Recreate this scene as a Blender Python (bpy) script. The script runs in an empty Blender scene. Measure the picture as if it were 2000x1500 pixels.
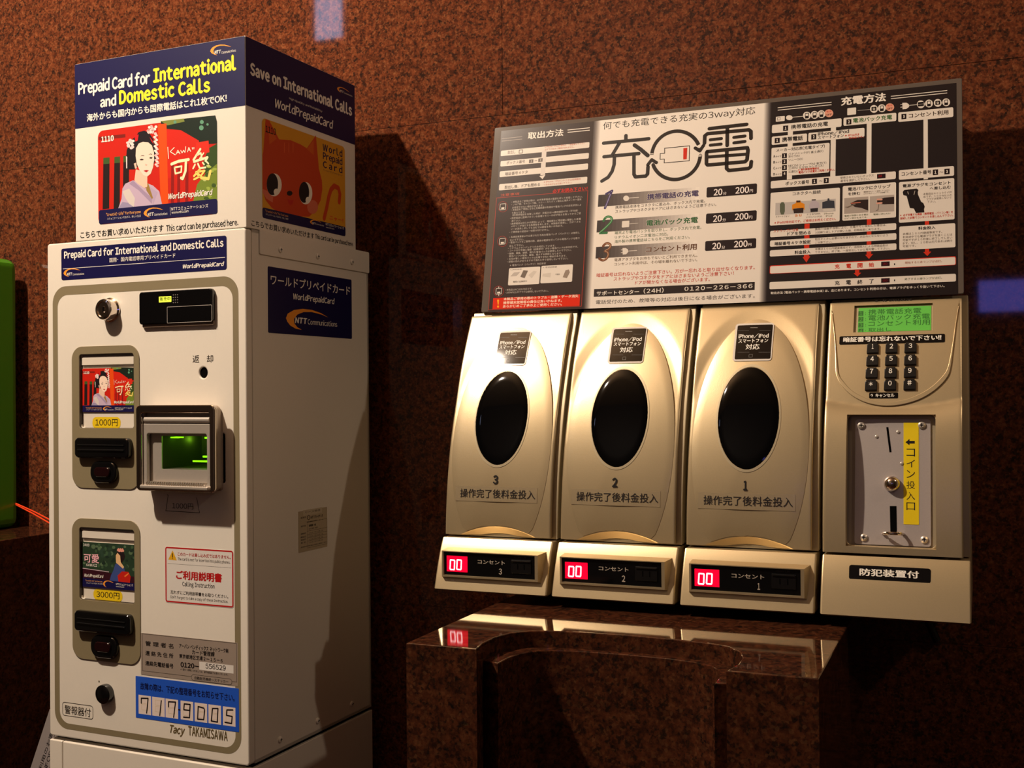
import bpy, bmesh, math, random
from mathutils import Vector, Matrix
random.seed(7)
S = bpy.context.scene
# ------------------------------------------------------------------ camera, world, lights, exposure
F = 2194.5                      # focal length in pixels of a 2000 px wide frame
CZ = 1.30                       # eye height
def cam_axes(yaw, pitch, roll):
    f = Vector((math.sin(yaw)*math.cos(pitch), math.cos(yaw)*math.cos(pitch), math.sin(pitch)))
    r = Vector((math.cos(yaw), -math.sin(yaw), 0)); u = r.cross(f)
    return r*math.cos(roll)+u*math.sin(roll), u*math.cos(roll)-r*math.sin(roll), f
CR, CU, CF = cam_axes(math.radians(-22.55), math.radians(.4394), math.radians(-.492))
cam = bpy.data.objects.new('camera', bpy.data.cameras.new('camera'))
S.collection.objects.link(cam); S.camera = cam
cam.data.lens = F/2000*36; cam.data.sensor_width = 36; cam.data.clip_start = .02
cam.matrix_world = Matrix(((CR.x, CU.x, -CF.x, 0), (CR.y, CU.y, -CF.y, 0), (CR.z, CU.z, -CF.z, CZ), (0, 0, 0, 1)))
S.view_settings.view_transform = 'Standard'; S.view_settings.look = 'None'
S.view_settings.gamma = 1; S.view_settings.use_curve_mapping = False
S.view_settings.exposure = 0.0
W = bpy.data.worlds.new('world'); S.world = W; W.use_nodes = True
W.node_tree.nodes['Background'].inputs[0].default_value = (1, .62, .34, 1)
W.node_tree.nodes['Background'].inputs[1].default_value = .03
def lamp(name, loc, power, col, size, kind='POINT', aim=None, angle=60):
    d = bpy.data.lights.new(name, kind); d.energy = power; d.color = col
    if kind in ('POINT', 'SPOT'): d.shadow_soft_size = size
    if kind == 'SPOT': d.spot_size = math.radians(angle); d.spot_blend = .6
    if kind == 'AREA': d.shape = 'DISK'; d.size = size
    o = bpy.data.objects.new(name, d); S.collection.objects.link(o); o.location = loc
    if aim is not None: o.rotation_euler = (Vector(aim)-Vector(loc)).to_track_quat('-Z', 'Y').to_euler()
    return o
lamp('ceiling_downlight', (-1.37, .31, CZ+1.37), 182, (1, .83, .66), .028)
lamp('ceiling_downlight_right', (1.42, .71, CZ+1.37), 26, (1, .79, .60), .03)
#lamp('ceiling_downlight_rear', (-.25, -1.3, CZ+1.4), 12, (1, .66, .38), .06)
C = S.collection
# ------------------------------------------------------------------ materials
def lin(c):
    return tuple(((v/255)/12.92 if v <= 10 else (((v/255)+.055)/1.055)**2.4) for v in c)+(1,)
MC = {}
def mat(name, rgb, rough=.45, metal=0, emit=0, coat=0, spec=.5, grain=0, gscale=300, trans=0, bump=0):
    if name in MC: return MC[name]
    m = bpy.data.materials.new(name); m.use_nodes = True; nt = m.node_tree; b = nt.nodes['Principled BSDF']
    col = lin(rgb)
    b.inputs['Base Color'].default_value = col; b.inputs['Roughness'].default_value = rough
    b.inputs['Metallic'].default_value = metal; b.inputs['Specular IOR Level'].default_value = spec
    b.inputs['Coat Weight'].default_value = coat; b.inputs['Coat Roughness'].default_value = .08
    b.inputs['Transmission Weight'].default_value = trans
    if emit: b.inputs['Emission Color'].default_value = col; b.inputs['Emission Strength'].default_value = emit
    if grain or bump:
        tc = nt.nodes.new('ShaderNodeTexCoord'); n = nt.nodes.new('ShaderNodeTexNoise')
        n.inputs['Scale'].default_value = gscale; n.inputs['Detail'].default_value = 3
        nt.links.new(tc.outputs['Object'], n.inputs['Vector'])
        if grain:
            mx = nt.nodes.new('ShaderNodeMix'); mx.data_type = 'RGBA'
            mx.inputs[6].default_value = tuple(v*(1-grain) for v in col[:3])+(1,)
            mx.inputs[7].default_value = tuple(min(1, v*(1+grain)) for v in col[:3])+(1,)
            nt.links.new(n.outputs['Fac'], mx.inputs[0]); nt.links.new(mx.outputs[2], b.inputs['Base Color'])
        if bump:
            bp = nt.nodes.new('ShaderNodeBump'); bp.inputs['Strength'].default_value = bump; bp.inputs['Distance'].default_value = .0006
            nt.links.new(n.outputs['Fac'], bp.inputs['Height']); nt.links.new(bp.outputs[0], b.inputs['Normal'])
    MC[name] = m; return m
def ink(rgb, rough=.5):
    return mat('ink_%d_%d_%d_%d' % (tuple(rgb)+(int(rough*100),)), rgb, rough, spec=.35)
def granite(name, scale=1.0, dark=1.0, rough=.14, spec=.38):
    m = bpy.data.materials.new(name); m.use_nodes = True; nt = m.node_tree; N = nt.nodes; L = nt.links; b = N['Principled BSDF']
    tc = N.new('ShaderNodeTexCoord')
    def noise(s, d=3, r=.6):
        n = N.new('ShaderNodeTexNoise'); n.inputs['Scale'].default_value = s*scale; n.inputs['Detail'].default_value = d
        n.inputs['Roughness'].default_value = r; L.new(tc.outputs['Object'], n.inputs['Vector']); return n.outputs['Fac']
    def ramp(src, stops):
        r = N.new('ShaderNodeValToRGB'); e = r.color_ramp.elements
        while len(e) < len(stops): e.new(.5)
        for k, (p, c) in enumerate(stops): e[k].position = p; e[k].color = lin(c)
        L.new(src, r.inputs[0]); return r.outputs[0]
    def mix(f, a, c):
        x = N.new('ShaderNodeMix'); x.data_type = 'RGBA'; L.new(f, x.inputs[0]); L.new(a, x.inputs[6]); L.new(c, x.inputs[7]); return x.outputs[2]
    g = lambda c: tuple(int(v*dark) for v in c)
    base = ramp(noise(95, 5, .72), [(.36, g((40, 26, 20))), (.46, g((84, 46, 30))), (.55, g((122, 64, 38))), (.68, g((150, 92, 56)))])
    v = N.new('ShaderNodeTexVoronoi'); v.inputs['Scale'].default_value = 330*scale; v.inputs['Randomness'].default_value = 1
    L.new(tc.outputs['Object'], v.inputs['Vector'])
    cellc = ramp(v.outputs['Color'], [(.0, g((34, 24, 20))), (.35, g((92, 46, 30))), (.65, g((136, 66, 38))), (.97, g((172, 116, 74)))])
    half = N.new('ShaderNodeValue'); half.outputs[0].default_value = .38
    c1 = mix(half.outputs[0], base, cellc)
    blk = ramp(noise(140, 3, .6), [(.37, (225, 225, 225)), (.45, (0, 0, 0))])
    dk = N.new('ShaderNodeRGB'); dk.outputs[0].default_value = lin(g((34, 28, 24)))
    c2 = mix(blk, c1, dk.outputs[0])
    L.new(c2, b.inputs['Base Color'])
    b.inputs['Roughness'].default_value = rough
    b.inputs['Specular IOR Level'].default_value = spec
    return m
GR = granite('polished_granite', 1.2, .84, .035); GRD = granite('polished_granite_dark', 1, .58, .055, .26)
WHITE = mat('white_enamel', (224, 216, 202), .38, coat=.25, grain=.02)
OLIVE = mat('olive_paint', (128, 116, 88), .5, grain=.03)
CHAMP = mat('champagne_paint', (198, 178, 140), .34, metal=.68, grain=.05, gscale=900, bump=.06)
CHAMP2 = mat('champagne_case', (176, 162, 132), .42, metal=.5)
CHROME = mat('chrome', (225, 215, 205), .09, metal=1)
SATIN = mat('satin_steel', (200, 190, 178), .33, metal=.55, grain=.05)
STEEL = mat('brushed_plate', (186, 176, 170), .42, metal=.5, grain=.06, gscale=700)
BLACKG = mat('black_gloss', (8, 8, 9), .07, coat=.6)
WINB = mat('window_black', (4, 4, 5), .05, spec=.22)
BLACKP = mat('black_plastic', (14, 13, 13), .3)
DARKV = mat('dark_void', (3, 2, 2), .8, spec=.05)
GREEN = mat('green_enamel', (62, 128, 12), .3, coat=.4)
REDL = mat('dark_red_lens', (26, 6, 8), .12, coat=.5)
GLOW = mat('green_lamp', (120, 230, 10), .4, emit=2.2)
LCD = mat('lcd_backlight', (80, 160, 56), .4, emit=.30)
LEDRED = mat('led_red_glow', (255, 0, 42), .3, emit=1.05)
LEDW = mat('led_digit', (255, 214, 214), .3, emit=2.0)
YLIT = mat('lit_label_yellow', (224, 240, 70), .4, emit=.75)
ACRYL = mat('acrylic_clear', (92, 82, 74), .12, coat=.3, spec=.6)
# ------------------------------------------------------------------ pixel ray onto real planes (used only to read off sizes)
EYE = Vector((0, 0, CZ))
def ray(px, py): return CR*((px-1000)/F)-CU*((py-750)/F)+CF
CROPS = dict(P=(0, 0, 1), m1=(130, 60, 5.714), m2=(470, 80, 3.408), m3=(140, 200, 5.356), m4=(90, 460, 5), m5=(130, 660, 4.285), m6=(130, 1000, 5),
    m7=(80, 1180, 4.688), m8=(480, 460, 5.769), m9=(250, 780, 6.25), A=(940, 220, 7.5), B=(940, 380, 6.25), Cc=(1130, 180, 5.263), D=(1130, 340, 5.263),
    E=(1490, 150, 5), Fc=(1490, 330, 5.77), G=(1630, 330, 5.769), H=(1600, 560, 6.25), u1=(1320, 580, 2.38), L1=(1300, 1040, 6.25), co=(1590, 780, 3.334), ms=(540, 950, 2.727))
class Frame:
    """a real surface: origin, right, up, outward normal; warp = curved profile y(z)"""
    def __init__(s, o, u, v, warp=None):
        s.o = Vector(o); s.u = Vector(u).normalized(); s.v = Vector(v).normalized(); s.n = s.u.cross(s.v); s.warp = warp
    def at(s, k, x, y):
        ox, oy, sc = CROPS[k]; d = ray(ox+x/sc, oy+y/sc)
        if s.warp:
            Y = 1.25
            for _ in range(12):
                p = EYE+d*(Y/d.y); Y = s.warp(p.z)
            return (p.x-s.o.x, p.z-s.o.z)
        t = (s.o-EYE).dot(s.n)/d.dot(s.n); p = EYE+d*t-s.o
        return (p.dot(s.u), p.dot(s.v))
    def w(s, a, b, c=0.0):
        if s.warp:
            z = s.o.z+b; e = .002; dy = (s.warp(z+e)-s.warp(z-e))/(2*e); L = math.hypot(1, dy)
            return Vector((s.o.x+a, s.warp(z)-c/L, z+c*dy/L))
        return s.o+s.u*a+s.v*b+s.n*c
def off(fr, c):
    return Frame(fr.o+fr.n*c, fr.u, fr.v)
# ------------------------------------------------------------------ glyph and plate meshes from 2D curves
DG = None
def curve_mesh(cd):
    o = bpy.data.objects.new('tmp', cd); C.objects.link(o)
    dg = bpy.context.evaluated_depsgraph_get(); dg.update()
    ev = o.evaluated_get(dg); me = ev.to_mesh()
    vs = [tuple(v.co) for v in me.vertices]; fs = [tuple(p.vertices) for p in me.polygons]
    ev.to_mesh_clear(); bpy.data.objects.remove(o); bpy.data.curves.remove(cd)
    return vs, fs
GC = {}
def raw_glyph(ch):
    if ch not in GC:
        c = bpy.data.curves.new('t', 'FONT'); c.body = ch; c.size = 1; c.resolution_u = 3
        GC[ch] = curve_mesh(c)
    return GC[ch]
_w = lambda q: max(v[0] for v in q[0])-min(v[0] for v in q[0])
EM = _w(raw_glyph('国国'))-_w(raw_glyph('国'))
def glyphs(s, bold=0.0, shear=0.0, space=1.0):
    """lettering laid out character by character, fitted to the unit square; verts carry a copy number for the weight"""
    bold = max(0.0, bold); V = []; Fc_ = []; x = 0
    for ch in s:
        if ch in ' \u3000': x += .30*EM*space if ch == ' ' else EM; continue
        lat = '!' <= ch <= '~'
        vs, fs = raw_glyph(chr(ord(ch)+0xFEE0) if lat else ch)
        if not vs: x += EM*.5; continue
        x0 = min(v[0] for v in vs); x1 = max(v[0] for v in vs)
        if lat: dx = x-x0+.035*EM; nx = x+(x1-x0)+.075*EM+(space-1)*.5*EM
        else: dx = x; nx = x+EM*space
        cp = [(0, 0)] if bold <= .004 else [(-1, 0), (1, 0), (0, .7), (0, -.7)]
        for q, (ex, ey) in enumerate(cp):
            n = len(V); V += [(v[0]+dx+ex*bold+shear*v[1], v[1]+ey*bold, q) for v in vs]; Fc_ += [tuple(i+n for i in f) for f in fs]
        x = nx+(bold*1.2 if lat else 0)
    x0 = min(v[0] for v in V); x1 = max(v[0] for v in V); y0 = min(v[1] for v in V); y1 = max(v[1] for v in V)
    if len(s) > 3 and all(' ' <= ch <= '~' for ch in s) and any(ch in 'gjpqy' for ch in s): y0 = min(v[1] for v in raw_glyph('Ｈ')[0])   # stand on the baseline
    return [((v[0]-x0)/(x1-x0), (v[1]-y0)/max(1e-6, y1-y0), v[2]) for v in V], Fc_
def plate2d(loops, depth=0.0, bevel=0.0):
    """loops: list of closed 2D point lists, first outer then holes; solid centred on z=0"""
    c = bpy.data.curves.new('p', 'CURVE'); c.dimensions = '2D'; c.fill_mode = 'BOTH'; c.extrude = max(0, depth/2-bevel); c.bevel_depth = bevel; c.bevel_resolution = 2
    if bevel: c.offset = -bevel
    for lp in loops:
        sp = c.splines.new('POLY'); sp.points.add(len(lp)-1)
        for q, p in zip(sp.points, lp): q.co = (p[0], p[1], 0, 1)
        sp.use_cyclic_u = True
    return curve_mesh(c)
def rr(x0, y0, x1, y1, r, n=6):
    x0, x1 = sorted((x0, x1)); y0, y1 = sorted((y0, y1)); r = min(r, (x1-x0)/2.01, (y1-y0)/2.01); out = []
    for cx, cy, a0 in ((x1-r, y1-r, 0), (x0+r, y1-r, 90), (x0+r, y0+r, 180), (x1-r, y0+r, 270)):
        for k in range(n+1):
            a = math.radians(a0+90*k/n); out.append((cx+r*math.cos(a), cy+r*math.sin(a)))
    return out
def ell(cx, cy, rx, ry, n=32):
    return [(cx+rx*math.cos(2*math.pi*k/n), cy+ry*math.sin(2*math.pi*k/n)) for k in range(n)]
# ------------------------------------------------------------------ mesh objects
def link(name, vs, fs, mats, parent=None, mi=None, smooth=None, label=None):
    me = bpy.data.meshes.new(name); me.from_pydata([tuple(v) for v in vs], [], fs)
    for m in (mats if isinstance(mats, (list, tuple)) else [mats]): me.materials.append(m)
    if mi:
        for p, k in zip(me.polygons, mi): p.material_index = k
    if smooth is not None:
        me.polygons.foreach_set('use_smooth', [True]*len(me.polygons)); me.set_sharp_from_angle(angle=math.radians(smooth))
    me.validate(); me.update()
    o = bpy.data.objects.new(name, me); C.objects.link(o)
    if parent is not None:
        root = parent; M = Matrix.Identity(4); q = parent
        while q is not None: M = q.matrix_basis @ M; q = q.parent
        me.transform(M.inverted()); o.parent = parent
    if label: o['label'] = label
    return o
def thing(name, label, cat, loc, rz=0, group=None):
    o = bpy.data.objects.new(name, None); C.objects.link(o); o.empty_display_size = .05
    o.location = loc; o.rotation_euler = (0, 0, rz); o['label'] = label; o['category'] = cat
    if group: o['group'] = group
    bpy.context.view_layer.update()
    return o
def tag(o, label=None, cat=None, group=None, kind=None):
    for k, v in (('label', label), ('category', cat), ('group', group), ('kind', kind)):
        if v: o[k] = v
    return o
class MB:
    """mesh builder in a frame's own coordinates"""
    def __init__(s, fr=None): s.v = []; s.f = []; s.m = []; s.fr = fr or Frame((0, 0, 0), (1, 0, 0), (0, 0, 1))
    def add(s, vs, fs, k=0):
        b = len(s.v); s.v += [s.fr.w(*v) for v in vs]; s.f += [tuple(b+i for i in f) for f in fs]; s.m += [k]*len(fs); return s
    def plate(s, loops, w0, w1, bevel=0, k=0):
        vs, fs = plate2d(loops, w1-w0, bevel); c = (w0+w1)/2
        return s.add([(x, y, z+c) for x, y, z in vs], fs, k)
    def box(s, a0, a1, b0, b1, c0, c1, k=0, bev=0):
        bm = bmesh.new(); bmesh.ops.create_cube(bm, size=1)
        for v in bm.verts: v.co = ((a0+a1)/2+v.co.x*(a1-a0), (b0+b1)/2+v.co.y*(b1-b0), (c0+c1)/2+v.co.z*(c1-c0))
        if bev: bmesh.ops.bevel(bm, geom=bm.edges[:], offset=bev, segments=3, affect='EDGES', profile=.5)
        bm.verts.index_update(); vs = [tuple(v.co) for v in bm.verts]; fs = [tuple(v.index for v in f.verts) for f in bm.faces]; bm.free()
        return s.add(vs, fs, k)
    def lathe(s, ca, cb, prof, n=32, k=0, sx=1, sy=1):
        """prof: (radius, w) pairs, axis along the outward normal"""
        vs = []; fs = []
        for r, w in prof:
            for i in range(n):
                t = 2*math.pi*i/n; vs.append((ca+r*sx*math.cos(t), cb+r*sy*math.sin(t), w))
        for j in range(len(prof)-1):
            for i in range(n):
                a = j*n+i; b = j*n+(i+1) % n; fs.append((a, b, b+n, a+n))
        fs.append(tuple(range(n-1, -1, -1))); fs.append(tuple((len(prof)-1)*n+i for i in range(n)))
        return s.add(vs, fs, k)
    def tube(s, pts, r, n=8, k=0):
        P = [Vector(p) for p in pts]; vs = []; fs = []
        for i, p in enumerate(P):
            t = (P[min(i+1, len(P)-1)]-P[max(i-1, 0)]).normalized(); a = t.orthogonal().normalized()
            if abs(t.z) < .95: a = t.cross(Vector((0, 0, 1))).normalized()
            b = t.cross(a)
            for j in range(n):
                q = p+a*r*math.cos(2*math.pi*j/n)+b*r*math.sin(2*math.pi*j/n); vs.append(tuple(q))
        for i in range(len(P)-1):
            for j in range(n):
                a = i*n+j; b = i*n+(j+1) % n; fs.append((a, b, b+n, a+n))
        fs.append(tuple(range(n))); fs.append(tuple((len(P)-1)*n+i for i in range(n-1, -1, -1)))
        return s.add(vs, fs, k)
    def build(s, name, mats, parent=None, smooth=27, label=None):
        bm = bmesh.new(); me = bpy.data.meshes.new('x'); me.from_pydata([tuple(v) for v in s.v], [], s.f)
        me.polygons.foreach_set('material_index', s.m)
        bm.from_mesh(me); bmesh.ops.recalc_face_normals(bm, faces=bm.faces[:]); bm.to_mesh(me); bm.free()
        vs = [tuple(v.co) for v in me.vertices]; fs = [tuple(p.vertices) for p in me.polygons]; mi = [p.material_index for p in me.polygons]
        bpy.data.meshes.remove(me)
        o = link(name, vs, fs, mats, parent, mi, smooth, label); w = o.modifiers.new('weighted', 'WEIGHTED_NORMAL'); w.keep_sharp = True; w.weight = 100
        return o
class Print:
    """flat print on a surface: filled shapes and lettering stacked a few hundredths of a millimetre apart"""
    def __init__(s, fr, base=.00012, step=.00004, rough=.45):
        s.fr = fr; s.base = base; s.step = step; s.v = []; s.f = []; s.m = []; s.mats = []; s.rough = rough; s.k = 'P'; s.T = None
    def crop(s, k): s.k = k; return s
    def at(s, x, y, k=None):
        if s.T: return s.T(x, y)
        return s.fr.at(k or s.k, x, y)
    def mi(s, col):
        m = col if isinstance(col, bpy.types.Material) else ink(col, s.rough)
        if m not in s.mats: s.mats.append(m)
        return s.mats.index(m)
    def raw(s, uv, fs, col, L):
        b = len(s.v); w = s.base+s.step*L; s.v += [s.fr.w(q[0], q[1], w+(q[2]*s.step*.17 if len(q) > 2 else 0)) for q in uv]; k = s.mi(col)
        for f in fs:
            g = f if not s.cw(uv, f) else tuple(reversed(f))
            s.f.append(tuple(b+i for i in g)); s.m.append(k)
    def cw(s, uv, f):
        a = 0
        for i in range(len(f)):
            p = uv[f[i]]; q = uv[f[(i+1) % len(f)]]; a += p[0]*q[1]-q[0]*p[1]
        return a < 0
    def uvpoly(s, uv, col, L=1):
        if s.fr.warp:
            return s.grid_fill(uv, col, L)
        vs, fs = plate2d([uv]); s.raw([(v[0], v[1]) for v in vs], fs, col, L)
    def grid_fill(s, uv, col, L):
        bm = bmesh.new(); f = bm.faces.new([bm.verts.new((a, b, 0)) for a, b in uv])
        lo = min(p[1] for p in uv); hi = max(p[1] for p in uv); n = int((hi-lo)/.004)
        for i in range(1, n+1):
            bmesh.ops.bisect_plane(bm, geom=bm.verts[:]+bm.edges[:]+bm.faces[:], plane_co=(0, lo+(hi-lo)*i/(n+1), 0), plane_no=(0, 1, 0))
        lo = min(p[0] for p in uv); hi = max(p[0] for p in uv); n = int((hi-lo)/.004)
        for i in range(1, n+1):
            bmesh.ops.bisect_plane(bm, geom=bm.verts[:]+bm.edges[:]+bm.faces[:], plane_co=(lo+(hi-lo)*i/(n+1), 0, 0), plane_no=(1, 0, 0))
        bm.verts.index_update()
        s.raw([(v.co.x, v.co.y) for v in bm.verts], [tuple(v.index for v in f.verts) for f in bm.faces], col, L); bm.free()   # shared verts: shades smoothly
    def poly(s, pts, col, L=1): s.uvpoly([s.at(*p) for p in pts], col, L)
    def box(s, x0, y0, x1, y1, col, L=1, r=0, k2=None, k1=None):
        a = s.at(x0, y0, k1); b = s.at(x1, y1, k2)
        s.uvpoly(rr(a[0], a[1], b[0], b[1], r or 1e-5, 4 if r else 1), col, L)
    def frame(s, x0, y0, x1, y1, t, col, L=1, r=0, k2=None):
        a = s.at(x0, y0); b = s.at(x1, y1, k2); x0, x1 = sorted((a[0], b[0])); y0, y1 = sorted((a[1], b[1]))
        vs, fs = plate2d([rr(x0, y0, x1, y1, r or 1e-5, 4), rr(x0+t, y0+t, x1-t, y1-t, max(1e-5, r-t), 4)])
        s.raw([(v[0], v[1]) for v in vs], fs, col, L)
    def ell(s, x, y, rx, ry, col, L=1, n=28): s.poly(ell(x, y, rx, ry, n), col, L)
    def line(s, pts, t, col, L=1, cap=True, level=False):
        """polyline of width t metres"""
        P = [s.at(*p) for p in pts]
        if level: y = sum(p[1] for p in P)/len(P); P = [(p[0], y) for p in P]
        if len(P) > 12:
            Q = [Vector(q) for q in P]; uv = []
            for i, q in enumerate(Q):
                d = (Q[min(i+1, len(Q)-1)]-Q[max(i-1, 0)]).normalized(); n = Vector((-d.y, d.x))*t/2; uv += [(q.x+n.x, q.y+n.y), (q.x-n.x, q.y-n.y)]
            s.raw(uv, [(2*i, 2*i+1, 2*i+3, 2*i+2) for i in range(len(Q)-1)], col, L)
            if cap:
                for p in (P[0], P[-1]): s.raw([(u_[0], u_[1], 2) for u_ in ell(p[0], p[1], t/2, t/2, 12)], [tuple(range(12))], col, L)
            return
        for i in range(len(P)-1):
            a = Vector(P[i]); b = Vector(P[i+1]); d = (b-a)
            if d.length < 1e-7: continue
            d.normalize(); n = Vector((-d.y, d.x))*t/2
            q = [a+n, a-n, b-n, b+n]; s.raw([(c.x, c.y, i % 2) for c in q], [(0, 1, 2, 3)], col, L)
        if cap:
            for p in P: s.raw([(u_[0], u_[1], 2) for u_ in ell(p[0], p[1], t/2, t/2, 12)], [tuple(range(12))], col, L)
    def text(s, st, x0, y0, x1, y1, h, col, L=3, bold=.012, shear=0, space=1.0, k2=None, k1=None):
        """bottom-left and bottom-right of the lettering and its height, in the crop's units"""
        a = s.at(x0, y0, k1); b = s.at(x1, y1, k2); t = s.at(x0, y0-h, k1); H = t[1]-a[1]; y = (a[1]+b[1])/2
        g, fs = glyphs(st, bold, shear, space)
        uv = [(a[0]+(b[0]-a[0])*p[0], y+H*p[1], p[2]) for p in g]
        s.raw(uv, fs, col, L)
    def vgrad(s, x0, y0, x1, y1, c0, c1, n=10, L=1, k2=None):
        a = s.at(x0, y0); b = s.at(x1, y1, k2)
        for i in range(n):
            t = i/(n-1); c = tuple(int(c0[j]*(1-t)+c1[j]*t) for j in range(3))
            ua = a[0]+(b[0]-a[0])*i/n; ub = a[0]+(b[0]-a[0])*(i+1)/n+(.00004 if i < n-1 else 0)
            s.raw([(ua, b[1]), (ub, b[1]), (ub, a[1]), (ua, a[1])], [(0, 1, 2, 3)], c, L)
    def build(s, name, parent, label=None, smooth=None):
        return link(name, s.v, s.f, s.mats, parent, s.m, smooth, label)
def smooth_pts(P, k=4):
    out = []
    for i in range(len(P)-1):
        p0, p1, p2, p3 = P[max(i-1, 0)], P[i], P[i+1], P[min(i+2, len(P)-1)]
        for j in range(k):
            t = j/k; out.append(tuple(.5*((2*p1[c])+(-p0[c]+p2[c])*t+(2*p0[c]-5*p1[c]+4*p2[c]-p3[c])*t*t+(-p0[c]+3*p1[c]-3*p2[c]+p3[c])*t**3) for c in (0, 1)))
    return out+[P[-1]]
def copy_tree(o, parent=None, dx=0):
    c = o.copy(); C.objects.link(c); c.parent = parent
    if parent is None: c.location.x += dx
    for ch in [q for q in C.objects if q.parent == o]: copy_tree(ch, c)
    return c
# ================================================================== SETTING
YW = 1.42
def struct(o): o['kind'] = 'structure'; return o
m = MB(); m.add([(x, z, -y) for x in (-3.2, 2.6) for y in (-2.8, YW+.1) for z in (-.06, 0)], [(0, 1, 3, 2), (4, 6, 7, 5), (0, 4, 5, 1), (2, 3, 7, 6), (0, 2, 6, 4), (1, 5, 7, 3)])
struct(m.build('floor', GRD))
WL = Frame((0, YW, 0), (1, 0, 0), (0, 0, 1))
wb = MB(WL); wb.box(-3.2, 2.6, 0, 3.1, -.12, -.0007); wall = struct(wb.build('wall_back', mat('wall_core', (96, 66, 48), .9)))
J = .00028
rows = [(0, .60), (.60, 1.0), (1.0, CZ+.3815), (CZ+.3815, 2.25), (2.25, 3.1)]
cols = {0: (-3.2, -2.3, -1.3905, -1.355, -.6, .35, 1.3, 2.6)}
for j, (z0, z1) in enumerate(rows):
    xs = (-3.2, -2.3, -1.3905, -1.355, -.6, .35, 1.3, 2.6) if j > 2 else (-3.2, -2.3, -1.3905, -1.355, -.95, .55, 1.5, 2.6)
    for a, b in zip(xs[:-1], xs[1:]):
        g = MB(WL); w1 = .006 if (a, b) == (-1.3905, -1.355) else 0
        if w1 and False: pass
        g.box(a+J, b-J, z0+J, z1-J, -.03, w1*0, bev=.0003); g.build('granite_slab', GR, wall, smooth=8)
cb = MB(); cb.add([(x, z, -y) for x in (-3.2, 2.6) for y in (-2.8, YW+.1) for z in (3.1, 3.15)], [(0, 1, 3, 2), (4, 6, 7, 5), (0, 4, 5, 1), (2, 3, 7, 6), (0, 2, 6, 4), (1, 5, 7, 3)])
struct(cb.build('ceiling', mat('ceiling_paint', (120, 96, 70), .8)))
YR = -1.0
r_ = MB(Frame((0, YR, 0), (-1, 0, 0), (0, 0, 1))); r_.box(-2.6, 3.2, 0, 3.1, -.1, 0); wr = struct(r_.build('wall_rear', mat('rear_wall', (46, 36, 30), .6)))
def mirror(px_, py_):
    d = ray(px_, py_); p_ = EYE+d*((2*YW-YR)/d.y); return p_
for k, (q0, q1, col, e, nm) in enumerate((((617, 80), (668, -35), (176, 186, 226), 10.0, 'window_1'), ((1912, 610), (2012, 545), (112, 108, 226), 6.0, 'window_2'))):
    a = mirror(*q0); c = mirror(*q1); z1 = c.z
    r_ = MB(Frame((0, YR, 0), (-1, 0, 0), (0, 0, 1))); r_.box(-c.x, -a.x, a.z, z1, 0, .006, bev=.001); struct(r_.build(nm, mat('lit_window_%d' % k, col, .4, emit=e)))
# ------------------------------------------------------------------ granite plinth under the charging units
ZB = CZ-.246
pl = thing('granite_plinth', 'polished red granite plinth with a curved niche, below the charging units', 'plinth', (-.327, 1.2, 0))
def prism(name, pts, z0, z1, m, parent, bev=.0015, smooth=27):
    vs, fs = plate2d([pts], z1-z0, bev); c = (z0+z1)/2
    b = MB(Frame((0, 0, 0), (1, 0, 0), (0, 1, 0))); b.add([(x, y, z+c) for x, y, z in vs], fs); return b.build(name, m, parent, smooth)
NI = [(-.4485, .985), (-.4532, 1.012), (-.452, 1.040), (-.4455, 1.062), (-.430, 1.079), (-.410, 1.0865), (-.380, 1.0915), (-.328, 1.094), (-.276, 1.0915), (-.246, 1.0865), (-.226, 1.079), (-.2105, 1.062), (-.204, 1.040), (-.2028, 1.012), (-.2075, .985)]
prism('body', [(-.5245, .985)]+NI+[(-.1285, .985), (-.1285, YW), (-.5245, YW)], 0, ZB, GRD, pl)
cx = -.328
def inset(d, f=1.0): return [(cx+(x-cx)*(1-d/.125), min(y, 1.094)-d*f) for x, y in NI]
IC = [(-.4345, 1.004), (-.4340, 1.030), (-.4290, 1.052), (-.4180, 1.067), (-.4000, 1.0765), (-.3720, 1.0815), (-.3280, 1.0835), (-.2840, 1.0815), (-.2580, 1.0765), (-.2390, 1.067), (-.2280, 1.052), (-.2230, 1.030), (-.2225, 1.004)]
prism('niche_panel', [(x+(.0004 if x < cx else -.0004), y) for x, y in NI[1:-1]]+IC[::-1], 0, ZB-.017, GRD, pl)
# ------------------------------------------------------------------ green telephone, its shelf, cords, leaflet
sh = thing('granite_shelf', 'dark granite shelf block under the green telephone at the left edge', 'shelf', (-1.6, 1.25, 0))
ZS = CZ-.2147
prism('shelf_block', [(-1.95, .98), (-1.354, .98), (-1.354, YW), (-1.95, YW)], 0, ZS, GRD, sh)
ph = thing('public_telephone', 'green public telephone cut off at the left edge of the picture', 'telephone', (-1.62, 1.30, ZS))
b = MB(); b.box(-1.83, -1.4590, ZS+.0005, CZ+.2265, -1.400, -1.215, bev=.016); b.build('telephone_body', GREEN, ph)
b = MB(); b.box(-1.63, -1.49, ZS+.06, CZ+.19, -1.2155, -1.206, bev=.003); b.build('keypad_panel', BLACKP, ph)
b = MB(); b.box(-1.815, -1.755, ZS+.07, CZ+.19, -1.2155, -1.19, bev=.01)
b.box(-1.82, -1.75, ZS+.06, ZS+.12, -1.20, -1.165, bev=.012); b.box(-1.82, -1.75, CZ+.14, CZ+.20, -1.20, -1.165, bev=.012); b.build('handset', GREEN, ph)
for i in range(12):
    b = MB(); x = -1.60+.035*(i % 3); z = CZ-.06-.035*(i//3); b.box(x, x+.022, z, z+.022, -1.2065, -1.200, bev=.002); b.build('key', SATIN, ph)
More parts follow.
